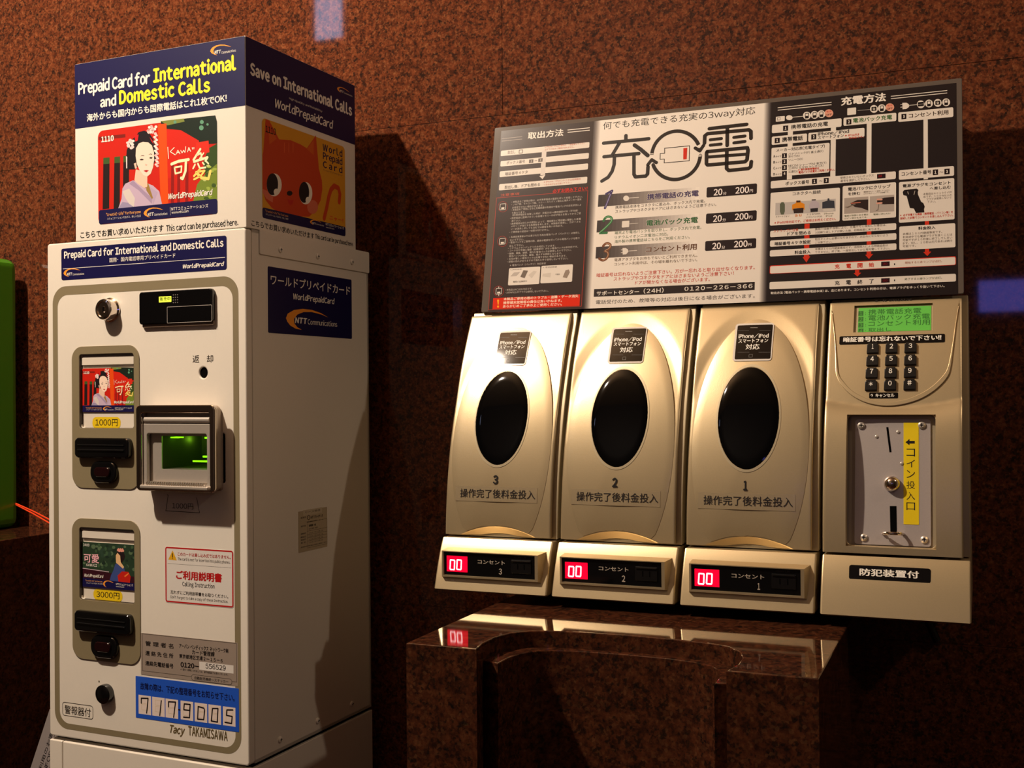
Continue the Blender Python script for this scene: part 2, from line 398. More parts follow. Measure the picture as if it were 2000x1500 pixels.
cm = mat('orange_cord', (235, 70, 30), .35)
def on(px_, py_, Y):
    d = ray(px_, py_); return EYE+d*(Y/d.y)
for (y0_, y1_, y2_, lb) in ((988, 1004, 1016, 'upper orange-red cord running from the green telephone behind the machine'), (990, 1009, 1023, 'lower orange-red cord running from the green telephone behind the machine')):
    A0, A1, A2, A3 = on(30, y0_-5, 1.39), on(66, y1_-5, 1.385), on(97, y2_-1, 1.38), on(150, y2_+16, 1.385)
    b = MB(Frame((0, 0, 0), (1, 0, 0), (0, 1, 0))); b.tube([tuple(A0)]+[tuple(A0.lerp(A1, t)) for t in (.5,)]+[tuple(A1), tuple(A1.lerp(A2, .5)), tuple(A2), tuple(A3)], .0012)
    o = b.build('cord', cm); tag(o, lb, 'cord', 'cords behind the machine')
# ================================================================== CARD VENDING MACHINE (rotated a little from the wall)
AM = math.radians(1.724)
XM = Vector((math.cos(AM), -math.sin(AM), 0)); YM = Vector((math.sin(AM), math.cos(AM), 0)); UP = Vector((0, 0, 1))
def ML(x, y, z=0): return XM*x+YM*y+UP*(z)
# machine coordinates: x -1.158 .. -.8385, front y 1.09, back y 1.367, z
XL, XR, YF, YB = -1.1575, -.8385, 1.09, 1.3665
ZM0, ZM1, ZH = CZ-.4415, CZ+.1995, CZ+.4293
MF = Frame(ML(0, YF), XM, UP)              # front face, u = machine x, v = z
MS = Frame(ML(XR, 0), YM, UP)              # right side face, u = machine y, v = z
MT = Frame(ML(0, 0), XM, YM)               # plan
mc = thing('card_vending_machine', 'tall white prepaid card vending machine with two card windows and a chrome note slot', 'vending machine', ML((XL+XR)/2, (YF+YB)/2, ZM0), -AM)
def mbox(name, x0, x1, y0, y1, z0, z1, m, parent, bev=.001):
    b = MB(MT); b.box(x0, x1, y0, y1, z0, z1, bev=bev); return b.build(name, m, parent)
# cabinet shell: five panels in one body, open at the front
b = MB(MT)
b.box(XL, XL+.004, YF+.012, YB, ZM0, ZM1); b.box(XR-.004, XR, YF+.012, YB, ZM0, ZM1)
b.box(XL, XR, YF+.012, YB, ZM0, ZM0+.004); b.box(XL, XR, YF+.012, YB, ZM1-.004, ZM1); b.box(XL, XR, YB-.004, YB, ZM0, ZM1)
b.build('cabinet_body', WHITE, mc)
def px(fr, k, x, y): return fr.at(k, x, y)
def rect(fr, k, x0, y0, x1, y1):
    a = fr.at(k, x0, y0); c = fr.at(k, x1, y1); return min(a[0], c[0]), min(a[1], c[1]), max(a[0], c[0]), max(a[1], c[1])
win1 = rect(MF, 'm5', 112, 142, 568, 755)     # upper card window
win2 = rect(MF, 'm6', 132, 150, 668, 895)     # lower card window
FA_ = off(MF, .022)
_bx0 = FA_.at('m9', 205, 415)[0]; _bx1 = FA_.at('m9', 935, 415)[0]; _bz0 = FA_.at('m9', 560, 1045)[1]; _bz1 = FA_.at('m9', 560, 420)[1]
bill = (_bx0+.002, _bz0+.002, _bx1+.012, _bz1)
hole = MF.at('m5', 1143, 291)
b = MB(MF)
b.plate([rr(XL, ZM0, XR, ZM1, .004), rr(*win1, .004), rr(*win2, .004), rr(*bill, .003), ell(hole[0], hole[1], .0062, .0068, 20)], -.012, 0, bevel=.0018)
b.build('front_door', WHITE, mc)
# printed olive border line round the door
p = Print(MF)
a = MF.at('m4', 62, 490); c = MF.at('m7', 1822, 1385)
o1 = (XL+.0088, CZ-.4075, XR-.0115, CZ+.1255)
x0, z1 = MF.at('m4', 66, 488); x1, z0 = MF.at('m7', 1822, 1350)
z1 = MF.at('m4', 1800, 395)[1]; z0 = MF.at('m7', 150, 1130)[1]
x0 = MF.at('m4', 66, 800)[0]; x1 = MF.at('m4', 1880, 800)[0]
vs, fs = plate2d([rr(x0, z0, x1, z1, .022, 10), rr(x0+.0085, z0+.0075, x1-.0085, z1-.0115, .016, 10)])
p.raw([(v[0], v[1]) for v in vs], fs, OLIVE, 0); p.build('border_line', mc)
# ---- small lettering printed straight on the door
DK = (52, 44, 36)
p = Print(MF).crop('m4'); p.text('返', 1432, 1242, 1497, 1240, 72, DK, bold=0); p.text('却', 1570, 1240, 1632, 1238, 72, DK, bold=0); p.build('return_lettering', mc)
p = Print(MF).crop('m7'); p.frame(197, 892, 478, 1058, .0007, DK, r=.0035); p.text('警報器付', 218, 1005, 457, 1028, 78, DK, bold=0); p.build('alarm_lettering', mc)
p = Print(MF).crop('m7'); p.text('Tacy', 1182, 1178, 1320, 1190, 72, (100, 84, 50), shear=.35, bold=.04)
p.text('TAKAMISAWA', 1350, 1205, 1710, 1250, 88, (92, 78, 46), bold=.03); p.build('maker_lettering', mc)
p = Print(MF).crop('m9'); t = .0007
p.line([(492, 1170), (462, 1360), (875, 1385), (838, 1200)], t, DK); p.line([(492, 1170), (480, 1165)], t, DK)
p.text('1000円', 540, 1335, 797, 1345, 72, DK, bold=0); p.build('note_value_lettering', mc)
# ---- label at the top of the door
NAVY = (18, 15, 66); WHT = (232, 226, 214); BLK = (24, 20, 20); ORG = (236, 150, 50)
def sticker(name, fr, k, x0, y0, x1, y1, col, r=.002, th=.0003, parent=mc, rough=.4, fn=None, k2=None, label=None):
    a = fr.at(k, x0, y0); c = fr.at(k2 or k, x1, y1)
    p = Print(fr, base=th, rough=rough); p.crop(k)
    lp = rr(a[0], a[1], c[0], c[1], r, 4); n = len(lp)
    p.v += [fr.w(u, v, w) for w in (.00002, th) for u, v in lp]; m = p.mi(col)
    for i in range(n): p.f.append((i, (i+1) % n, n+(i+1) % n, n+i)); p.m.append(m)
    p.f.append(tuple(range(n, 2*n))); p.m.append(m)
    if fn: fn(p)
    return p.build(name, parent, label)
def swoosh(p, x, y, s, col=ORG, L=2, sl=0.0):
    """crescent of the telephone company's emblem; x,y its left centre, s its length, sl the slope of the line"""
    up = [(0, 0), (.03, -.16), (.12, -.31), (.28, -.42), (.48, -.46), (.68, -.42), (.86, -.32), (1.0, -.20)]
    lo = [(.86, -.26), (.66, -.35), (.46, -.37), (.30, -.31), (.20, -.20), (.155, -.05), (.16, .08), (.22, .22), (.34, .34), (.20, .27), (.07, .15)]
    p.poly([(x+s*a, y+s*c*.62+sl*s*a) for a, c in up+lo], col, L)
def ntt(p, x, y, s, sl, L=3, wcol=WHT):
    swoosh(p, x, y, s, L=L-1, sl=sl)
    p.text('NTT', x+s*.20, y+s*.14+sl*s*.2, x+s*.52, y+s*.14+sl*s*.52, s*.17, wcol, L, bold=.04, shear=.25)
    p.text('Communications', x+s*.54, y+s*.14+sl*s*.54, x+s*1.22, y+s*.14+sl*s*1.22, s*.13, wcol, L, bold=0)
def f(p):
    p.text('Prepaid Card for International and Domestic Calls', 178, 225, 1735, 105, 74, WHT, bold=.05)
    p.text('国際･国内電話専用プリペイドカード', 622, 265, 1265, 215, 44, WHT, bold=.005)
    p.line([(168, 322), (1748, 218)], .0006, WHT, level=True)
    p.text('WorldPrepaidCard', 1338, 318, 1742, 300, 42, WHT, bold=.05, shear=.25)
    ntt(p, 172, 372, 165, -.06)
sticker('title_label', MF, 'm4', 150, 130, 1765, 332, NAVY, .003, fn=f)
# ---- lock cylinder
lc = MF.at('m4', 640, 750); lc = (lc[0]-.001, lc[1]+.003)
b = MB(MF); b.lathe(lc[0], lc[1], [(.0155, 0), (.0155, .002), (.0135, .0035), (.0135, .012), (.0128, .0135), (.010, .0145), (.0095, .0128), (.0040, .0128), (.0036, .0135), (.0, .0135)][:-1], 36)
lk = b.build('lock_cylinder', CHROME, mc)
b = MB(MF); b.box(lc[0]-.0008, lc[0]+.0008, lc[1]-.003, lc[1]+.003, .0134, .0138); b.build('keyhole', DARKV, lk)
# ---- display window
dx0, dz0, dx1, dz1 = rect(MF, 'm4', 938, 550, 1655, 872); dz1 = MF.at('m4', 1650, 517)[1]; dz0 = MF.at('m4', 940, 882)[1]+.001
b = MB(MF); b.plate([rr(dx0, dz0, dx1, dz1, .004)], 0, .006, bevel=.0015); ds = b.build('display_window', BLACKG, mc)
b = MB(MF); b.plate([rr(dx0+.003, dz0-.004, dx1, dz0+.002, .002)], 0, .0035, bevel=.0008); b.build('display_lip', mat('lip_plastic', (120, 100, 84), .4), ds)
p = Print(off(MF, .006)).crop('m4')
p.box(1102, 598, 1224, 648, YLIT, 1, r=.0006); p.text('販売中', 1112, 640, 1216, 636, 38, BLK, L=2, bold=.02)
for i in range(3):
    for j in range(4): p.ell(1243+21*i, 580+25*j-1.2*i, 5.5, 6, (110, 104, 100), 1, 10)
p.frame(1182, 697, 1620, 838, .0004, (200, 190, 180), r=.001)
p.build('display_print', ds)
# ---- black plug behind the coin return hole, its colour stands in for inner shade
b = MB(MF); b.lathe(hole[0], hole[1], [(.0072, -.0022), (.0072, -.011)], 20); b.build('return_hole_dark', DARKV, mc)
# ---- the two card selection panels
def card_art(p, T, big):
    """the woman-in-kimono card, drawn in the first crop's own coordinates and moved by T"""
    p.T = T; R = (196, 30, 14)
    p.uvpoly(rr(*T(270, 296 if False else 300), *T(1520, 1165), .0035 if big else .0018, 5) if False else CARDBOX(T, big), R, 0)
    def q(pts, c, L): p.poly(pts, c, L)
    q([(930, 195), (1500, 135), (1518, 200), (1520, 430), (1330, 440), (1140, 420), (1140, 290), (940, 270)], (22, 36, 26), 1)
    q([(930, 195), (1170, 168), (1180, 200), (1000, 240)], (120, 130, 60), 1.3)
    q([(1140, 290), (1330, 400), (1300, 700), (1000, 800), (930, 500), (930, 290)], (206, 34, 16), 1.2)
    q([(1300, 420), (1430, 400), (1440, 520), (1300, 560)], (214, 44, 26), 1.5)
    q([(1430, 480), (1520, 430), (1520, 700), (1400, 760), (1370, 640)], (50, 74, 30), 1.2)
    q([(1400, 740), (1520, 640), (1520, 1030), (1270, 1030), (1310, 860)], (112, 132, 44), 1.3)
    for i in range(26 if big else 0):
        x = 1330+random.random()*185; y = 620+random.random()*400
        if x > 1330+(1030-y)*.18: p.ell(x, y, 14+random.random()*16, 12+random.random()*14, random.choice([(150, 170, 70), (84, 110, 40), (190, 200, 120), (60, 84, 34)]), 1.6+.1*(i % 5), 8)
    for x, y, r_ in ((1360, 205, 20), (1355, 265, 24), (1080, 205, 16), (1420, 230, 12)): p.ell(x, y, r_, r_*1.1, (96, 150, 120), 1.8, 12)
    q([(280, 360), (560, 330), (560, 365), (280, 395)], (120, 26, 18), 1)
    for x0, x1, t in ((330, 395, 580), (445, 505, 570), (540, 600, 560)):
        q([(x0, t), (x1, t-6), (x1-4, 1110), (x0-8, 1118)], (34, 22, 22), 1.4); q([(x0, t), (x1, t-6), (x1, t+60), (x0, t+66)], (60, 86, 40), 1.5)
    q([(900, 230), (990, 220), (1010, 1060), (930, 1070)], (224, 76, 14), 1.4)
    for x0 in (1040, 1105, 1190): q([(x0, 640), (x0+30, 640), (x0+26, 1050), (x0-4, 1055)], (140, 20, 16), 1.5)
    # kimono
    q([(485, 1112), (520, 1010), (530, 900), (560, 850), (640, 815), (690, 830), (770, 900), (800, 850), (850, 870), (915, 930), (945, 1070)], (190, 168, 190), 2.2)
    q([(485, 1112), (530, 1040), (640, 1060), (660, 1098)], (150, 140, 170), 2.4)
    q([(530, 930), (600, 900), (660, 1000), (650, 1095), (600, 1060), (560, 1000)], (206, 196, 190), 2.5)
    q([(640, 815), (760, 930), (840, 1000), (838, 1060), (700, 920), (600, 850)], (160, 140, 168), 2.6)
    q([(775, 850), (800, 845), (850, 1000), (838, 1010), (780, 920)], (150, 120, 60), 2.9)
    q([(800, 870), (900, 940), (850, 1075), (838, 1000)], (178, 158, 184), 2.7)
    # neck, hair, face
    q([(670, 700), (790, 730), (790, 880), (760, 895), (690, 850), (655, 815)], (226, 192, 168), 3)
    q([(565, 640), (575, 500), (620, 400), (680, 340), (700, 310), (760, 295), (810, 320), (850, 380), (880, 470), (890, 560), (860, 640), (700, 660), (660, 700), (600, 700), (575, 690)], (26, 20, 26), 3.3)
    fc = [(668, 560), (672, 480), (700, 430), (745, 412), (800, 418), (838, 450), (860, 520), (862, 600), (850, 680), (826, 745), (790, 775), (750, 760), (705, 700), (680, 640)]
    q(fc, (240, 212, 192), 3.7)
    q([(650, 640), (672, 630), (682, 690), (662, 694)], (226, 190, 168), 3.7)
    for pts, c in (([(718, 565), (735, 552), (760, 556), (758, 562), (736, 560)], (90, 60, 50)), ([(800, 548), (822, 536), (842, 540), (840, 546), (822, 543)], (90, 60, 50)),
                   ([(708, 600), (728, 588), (752, 594), (748, 604), (725, 606)], (40, 26, 26)), ([(808, 582), (826, 571), (846, 576), (840, 588), (822, 588)], (40, 26, 26)),
                   ([(770, 640), (792, 650), (786, 664), (768, 660)], (216, 178, 158)), ([(750, 716), (778, 706), (808, 712), (782, 732)], (176, 24, 30))): q(pts, c, 4)
    # flowers in the hair
    random.seed(3)
    for i in range(20):
        a = random.random()*6.28; rr_ = random.random()
        p.ell(845+58*rr_*math.cos(a), 290+45*rr_*math.sin(a), 15, 15, random.choice([(236, 196, 190), (226, 170, 170), (244, 222, 214)]), 4+.05*(i % 6), 9)
    for i in range(22): p.ell(875+12*math.sin(i*2.1)+i*.9, 330+16*i, 15, 12, random.choice([(236, 204, 198), (228, 180, 178), (246, 226, 216)]), 4+.05*(i % 6), 9)
    for i in range(10): p.ell(612+28*math.sin(i*1.7), 395+9*i, 18, 15, random.choice([(236, 200, 196), (240, 216, 210)]), 4+.05*(i % 6), 9)
    q([(655, 345), (700, 335), (690, 400), (665, 410)], (200, 24, 30), 4.1); q([(815, 360), (845, 400), (858, 440), (830, 400)], (200, 24, 30), 4.1)
    q([(567, 560), (580, 570), (580, 690), (570, 690)], (230, 210, 205), 4)
    # lettering on the card
    p.text('1110', 308, 418, 440, 405, 62, WHT, 5, bold=.06)
    hw = 9
    for st in ([(1005, 465), (1013, 590)], [(1075, 470), (1030, 515), (1085, 550)], [(1090, 545), (1110, 500), (1135, 540)], [(1098, 527), (1128, 522)],
               [(1140, 500), (1155, 530), (1170, 500), (1185, 525), (1192, 460)], [(1210, 520), (1225, 470), (1245, 515)], [(1216, 500), (1240, 497)], [(1260, 470), (1264, 492)], [(1278, 468), (1278, 490)]):
        p.line(st,   .0010*big_s(big), (246, 236, 214), 5, cap=False)
    c1 = (250, 236, 190); c2 = (244, 214, 110)
    for st, t, c in (([(1045, 645), (1120, 615), (1222, 598)], 2.4, c1), ([(1195, 605), (1190, 720), (1160, 800), (1145, 790)], 2.3, c1), ([(1075, 680), (1085, 745), (1145, 728), (1150, 668), (1075, 680)], 1.4, c1),
                     ([(1345, 490), (1275, 600)], 2.0, c1), ([(1300, 560), (1350, 530), (1360, 575)], 1.4, c1), ([(1380, 530), (1330, 600)], 1.2, c1), ([(1280, 620), (1420, 575), (1400, 610)], 2.0, c1),
                     ([(1290, 650), (1270, 690)], 1.5, c1), ([(1320, 640), (1340, 690), (1400, 680)], 1.5, c1), ([(1370, 630), (1385, 650)], 1.3, c1), ([(1410, 620), (1430, 640)], 1.3, c1),
                     ([(1340, 700), (1280, 770)], 1.9, c2), ([(1300, 730), (1390, 715), (1350, 770), (1280, 805)], 1.7, c2), ([(1310, 740), (1360, 790), (1430, 800), (1450, 720)], 2.4, c2)):
        p.line(st, .00155*t*big_s(big), c, 5)
    p.text('WorldPrepaidCard', 1012, 1010, 1475, 968, 62, WHT, 6, bold=.05, shear=.25)
    a = T(284, 1128); c = T(1522, 1018); d = T(286, 1275); e = T(1524, 1165)
    p.uvpoly(rr(a[0], d[1], c[0], a[1], .0030*big_s(big), 4), NAVY, 4.5)
    p.text('"CreativE-Life" for Everyone', 360, 1188, 722, 1160, 34, (226, 160, 90), 6, bold=.02)
    p.text('コミュニケーションで広がる、新しい生活', 372, 1228, 722, 1200, 24, (214, 206, 200), 6, bold=0)
    ntt(p, 752, 1165, 205, -.075, 6)
    p.line([(1030, 1095), (1032, 1180)], .0003*big_s(big), WHT, 6, cap=False)
    p.text('NTTコミュニケーションズ', 1042, 1132, 1428, 1100, 38, WHT, 6, bold=.01)
    p.text('www.ntt.com', 1045, 1165, 1222, 1150, 26, WHT, 6, bold=.01)
    p.T = None
def big_s(b): return 1.0 if b else .36
def CARDBOX(T, big):
    a = T(272, 310); c = T(1520, 1165); x0, z1 = a; x1 = c[0]; z0 = T(290, 1278)[1]; z1 = T(1500, 133)[1]
    return rr(x0, z0, x1, z1, .0085*big_s(big), 6)
BX0, BZ1 = MF.at('m3', 272, 300); BX1 = MF.at('m3', 1521, 700)[0]; BZ0 = MF.at('m3', 292, 1275)[1]; BZ1 = MF.at('m3', 1500, 134)[1]
def T_to(x0, z0, x1, z1):
    def T(x, y):
        u, v = MF.at('m3', x, y); return (x0+(u-BX0)/(BX1-BX0)*(x1-x0), z0+(v-BZ0)/(BZ1-BZ0)*(z1-z0))
    return T
def card_panel(k, ox0, oy0, ox1, oy1, win, cardrect, price, slotq, btn, art):
    a = MF.at(k, ox0, oy0); c = MF.at(k, ox1, oy1)
    b = MB(MF); b.plate([rr(a[0], a[1], c[0], c[1], .017, 8), rr(win[0]-.0005, win[1]-.0005, win[2]+.0005, win[3]+.0005, .004)], 0, .0012, bevel=.0004)
    pn = b.build('selection_panel', OLIVE, mc)
    rx0, rz0, rx1, rz1 = win
    b = MB(MF); b.box(rx0-.002, rx1+.002, rz0-.002, rz1+.002, -.0050, -.0042); b.build('window_back', mat('window_card', (216, 206, 190), .5), pn)
    b = MB(MF); b.plate([rr(rx0-.001, rz0-.001, rx1+.001, rz1+.001, .004), rr(rx0, rz0, rx1, rz1, .0035)], -.0042, .0008); b.build('window_rim', mat('rim_dark', (70, 58, 46), .4), pn)
    b = MB(MF); b.box(rx0+.0015, rx1-.0015, rz1-.0135, rz1-.0025, -.0042, -.0015, bev=.0006); b.build('card_clip', mat('window_card', (216, 206, 190), .5), pn)
    cb_ = MB(MF); cb_.plate([rr(*cardrect, .002)], -.0041, -.0030); cd = cb_.build('display_card', ink(WHT), pn)
    p = Print(off(MF, -.0030), base=.00005, step=.00004); art(p, T_to(*cardrect)); p.build('card_print', cd)
    p = Print(off(MF, -.0042)); p.crop(k); x, y, w, h, s = price
    P_ = (p.at(x, y), p.at(x+w, y+s*w), p.at(x, y-h)); H = P_[2][1]-P_[0][1]; ym = (P_[0][1]+P_[1][1])/2
    u0, u1 = P_[0][0], P_[1][0]
    p.uvpoly(rr(u0-.005, ym-H*.35, u1+.005, ym+H*1.3, H*.7, 5), (224, 190, 24), 1)
    g, fs = glyphs(price_txt[0], .01); p.raw([(u0+(u1-u0)*q[0], ym+H*q[1], q[2]) for q in g], fs, BLK, 2); p.build('price_tag', pn)
    # card outlet: rounded glossy bar with a grooved lip
    a = MF.at(k, *slotq[0]); c = MF.at(k, *slotq[1]); x0, x1 = a[0], c[0]; z1 = a[1]; z0 = c[1]
    b = MB(MF); b.plate([rr(x0, z0, x1, z1, .006, 6)], 0, .009, bevel=.0028)
    st = b.build('card_outlet', BLACKG, pn)
    zc = (z0+z1)/2; b = MB(MF); b.box(x0+.006, x1-.007, zc-.0035, zc-.0015, .0088, .0105, bev=.0006); b.box(x0+.006, x1-.007, zc+.003, zc+.0045, .0088, .0100, bev=.0005); b.build('outlet_lip', BLACKP, st)
    u, v, w, h = btn; a = MF.at(k, u, v); e = MF.at(k, u+w, v); g_ = MF.at(k, u, v-h); hw = e[0]-a[0]; hh = g_[1]-a[1]
    b = MB(MF); b.plate([rr(a[0]-hw, a[1]-hh, a[0]+hw, a[1]+hh, hh*.92, 8)], 0, .006, bevel=.0024); bt = b.build('select_button', BLACKG, pn)
    b = MB(MF); b.plate([rr(a[0]-hw*.60, a[1]-hh*.42, a[0]+hw*.60, a[1]+hh*.46, hh*.4, 8)], .0055, .0085, bevel=.0015); b.build('button_lens', REDL, bt)
    return pn
price_txt = ['1000円']
w1 = win1; cr1 = (w1[0]+.0004, MF.at('m5', 115, 620)[1], w1[2]-.0001, MF.at('m5', 340, 252)[1])
card_panel('m5', 47, 75, 618, 1272, win1, cr1, (242, 738, 186, 58, .0), ((105, 832), (560, 1010)), (331, 1122, 110, 92), lambda p, T: card_art(p, T, False))
price_txt[0] = '3000円'
def art2(p, T):
    """second card: a woman in a blue kimono before dark green shrubs"""
    a = T(272, 310); c = T(1520, 1165); x0 = a[0]; x1 = c[0]; z0 = T(290, 1278)[1]; z1 = T(1500, 133)[1]
    U = lambda s, t: (x0+(x1-x0)*s, z0+(z1-z0)*t)
    def q(pts, c, L): p.uvpoly([U(*v) for v in pts], c, L)
    q([(0, 0), (1, 0), (1, 1), (0, 1)], (38, 58, 40), 0)
    random.seed(11)
    for i in range(70):
        s, t = random.random(), .45+random.random()*.5; e = U(s, t); p.uvpoly(ell(e[0], e[1], .002+.002*random.random(), .0015+.0015*random.random(), 8), random.choice([(60, 86, 58), (28, 44, 34), (84, 106, 76), (44, 66, 50)]), .5+.1*(i % 8))
    q([(0, 0), (1, 0), (1, .30), (0, .40)], (52, 14, 26), 1.5); q([(0, 0), (1, 0), (1, .16), (0, .20)], NAVY, 4)
    q([(0, .40), (.5, .36), (.5, .375), (0, .415)], (196, 170, 180), 1.7)
    q([(.50, .12), (.54, .30), (.58, .40), (.62, .55), (.70, .60), (.78, .50), (.80, .38), (.74, .12)], (58, 74, 130), 2.2)
    q([(.68, .14), (.66, .30), (.74, .40), (.86, .40), (.90, .30), (.88, .14)], (186, 32, 20), 2.5)
    q([(.78, .30), (.86, .38), (.87, .36), (.80, .28)], (230, 120, 50), 2.7)
    q([(.64, .60), (.63, .78), (.68, .86), (.76, .86), (.80, .74), (.78, .66), (.74, .60), (.72, .50)], (34, 22, 24), 2.4)
    q([(.635, .58), (.63, .74), (.66, .80), (.71, .74), (.72, .60), (.78, .50), (.76, .46), (.68, .54)], (222, 180, 130), 2.7)
    for i in range(9): e = U(.67+.012*i, .86+.02*math.sin(i*2)); p.uvpoly(ell(e[0], e[1], .0016, .0016, 8), (224, 150, 130), 3+.1*(i % 3))
    def tx(st, s0, s1, t, h, col, **kw):
        g, fs = glyphs(st, kw.get('bold', .015), kw.get('shear', 0)); a = U(s0, t); e = U(s1, t+h); p.raw([(a[0]+(e[0]-a[0])*v[0], a[1]+(e[1]-a[1])*v[1], v[2]) for v in g], fs, col, kw.get('L', 5))
    tx('3400', .02, .14, .90, .06, WHT); tx('可愛', .03, .32, .54, .20, (240, 180, 190), bold=.02); tx('KAWAII', .08, .28, .46, .06, WHT)
    tx('WorldPrepaidCard', .04, .40, .225, .07, WHT, shear=.3, bold=.03); tx('"CreativE-Life" for Everyone', .06, .38, .125, .035, (226, 160, 90)); tx('コミュニケーションで広がる、新しい生活', .08, .38, .075, .03, WHT, bold=0)
    tx('NTTコミュニケーションズ', .63, .94, .09, .05, WHT); tx('www.ntt.com', .63, .78, .05, .025, WHT)
    e = U(.39, .09); w = (x1-x0)*.2
    p.uvpoly([(e[0]+w*a, e[1]-w*c*.62) for a, c in [(0, 0), (.03, -.16), (.12, -.31), (.28, -.42), (.48, -.46), (.68, -.42), (.86, -.32), (1.0, -.20), (.66, -.35), (.46, -.37), (.30, -.31), (.20, -.20), (.155, -.05), (.22, .22), (.34, .34), (.20, .27), (.07, .15)]], ORG, 5)
w2 = win2; cr2 = (w2[0]+.0004, MF.at('m6', 150, 730)[1], w2[2]-.0001, MF.at('m6', 150, 292)[1])
card_panel('m6', 57, 55, 728, 1500, win2, cr2, (292, 838, 225, 62, .05), ((120, 945), (665, 1205)), (392, 1310, 130, 112), art2)
# ---- note acceptor: grey housing, chrome surround, satin inner frame, lit throat
na = .022; FA = off(MF, na)
fx0, fz1 = FA.at('m9', 90, 75); fx1, fz0 = FA.at('m9', 1060, 1150); fz1 = FA.at('m9', 560, 68)[1]; fz0 = FA.at('m9', 560, 1130)[1]
hx1 = MF.at('m9', 1150, 600)[0]; tz1 = MF.at('m9', 1080, 60)[1]
ix0, iz1 = FA.at('m9', 158, 168); ix1, iz0 = FA.at('m9', 992, 1000); iz0 = FA.at('m9', 560, 1090)[1]
tx0, tz1_ = FA.at('m9', 205, 415); tx1 = FA.at('m9', 935, 415)[0]; tz0 = FA.at('m9', 560, 1045)[1]; tz1_ = FA.at('m9', 560, 420)[1]
b = MB(MF); b.plate([rr(fx0+.001, fz0+.001, hx1, fz1-.0005, .008), rr(ix0, iz0, ix1, iz1, .002)], 0, na-.004, bevel=.003)
na_o = b.build('note_acceptor', mat('acceptor_housing', (176, 160, 142), .35, metal=.3), mc)
b = MB(MF); b.plate([rr(fx0, fz0, fx1, fz1, .006), rr(ix0, iz0, ix1, iz1, .0015)], na-.006, na, bevel=.0018); b.build('chrome_surround', CHROME, na_o)
b = MB(MF); b.plate([rr(ix0, iz0, ix1, iz1-.013, .001), rr(tx0, tz0, tx1, tz1_, .003)], na-.009, na-.0035, bevel=.001); b.build('inner_frame', SATIN, na_o)
zr = iz1-.0085
b = MB(MF); b.tube([(ix0+.002, zr, na-.006), (ix1-.002, zr, na-.006)], .0042, 16); b.build('roller_bar', SATIN, na_o)
b = MB(MF); sp = Frame(MF.o, MF.u, MF.v)
X0, X1, Z0_, Z1_, WB_ = tx0-.001, tx1+.001, tz0-.001, tz1_+.001, -.055
ti = (tx0+.017, tz0+.018, tx1-.0005, tz1_-.003)
b.plate([rr(ix0, iz0, ix1, iz1, .001), rr(*ti, .001)], na-.0125, na-.0105)
b.build('throat_plate', SATIN, na_o)
b = MB(MF)
V = [(ti[0], ti[1], na-.012), (ti[2], ti[1], na-.012), (ti[2], ti[3], na-.012), (ti[0], ti[3], na-.012), (ti[0]+.006, ti[1]+.002, WB_), (ti[2]+.02, ti[1]+.002, WB_), (ti[2]+.02, ti[3]-.003, WB_), (ti[0]+.006, ti[3]-.003, WB_)]
b.add(V, [(0, 1, 5, 4), (1, 2, 6, 5), (2, 3, 7, 6), (3, 0, 4, 7), (4, 5, 6, 7)]); b.build('note_throat', mat('throat_metal', (74, 68, 60), .6, metal=.2, spec=.15), na_o, smooth=10)
for q in ((ti[0]+.002, ti[0]+.014, ti[3]-.0035, ti[3]-.002, -.012, -.002), (ti[2]-.026, ti[2]-.002, ti[3]-.004, ti[3]-.002, -.03, -.01), (ti[2]-.001, ti[2]-.0002, ti[1]+.01, ti[3]-.005, -.012, -.002)):
    b = MB(MF); b.box(*q); b.build('green_lamp', GLOW, na_o)
for q in ((ti[0]+.030, ti[2]-.003, ti[1]+.0125, ti[1]+.0145, -.030, -.028), (ti[0]+.026, ti[2]-.003, ti[1]+.0075, ti[1]+.0095, -.016, -.014)):
    b = MB(MF); b.box(*q); b.build('slot_light', GLOW, na_o)
for q, e in ((MF.w(ti[0]+.008, ti[3]-.006, -.035), .006), (MF.w(ti[2]-.012, ti[3]-.007, -.038), .009)):
    g = lamp('throat_led', q, e, (.35, 1, .03), .003)
b = MB(MF)
n = 26
for i in range(n):
    x = tx0+.003+(tx1-tx0-.006)*i/(n-1); b.box(x-.0006, x+.0006, tz0+.0015, tz0+.003, na-.0105, na+.002)
    b.box(x-.0006, x+.0006, tz0-.001, tz0+.003, na-.002, na+.0012)
b.build('comb', SATIN, na_o)
b = MB(MF); b.box(ix0, ix1, iz0-.0005, iz0+.0035, na-.008, na+.0035, bev=.0012); b.build('bottom_lip', SATIN, na_o)
b = MB(MS); e = MF.at('m9', 1097, 275); b2 = MB(Frame(MF.o, MF.u, MF.v)); b2.lathe(hx1-.0040, e[1], [(.0016, na-.0065), (.0016, na-.0035)], 16); b2.build('side_hole', DARKV, na_o)
# ---- knob and dimple low on the door
kc = MF.at('m7', 603, 815); kc = (kc[0], kc[1])
b = MB(MF); b.lathe(kc[0], kc[1], [(.0122, 0), (.0125, .004), (.0118, .0075), (.009, .0090), (.004, .0094)], 32); kb = b.build('round_plug', BLACKG, mc)
dc = MF.at('m7', 532, 705); b = MB(MF); b.lathe(dc[0], dc[1], [(.0012, 0), (.0008, .0006)], 12); b.build('door_dimple', mat('dimple', (120, 108, 92), .5), mc)
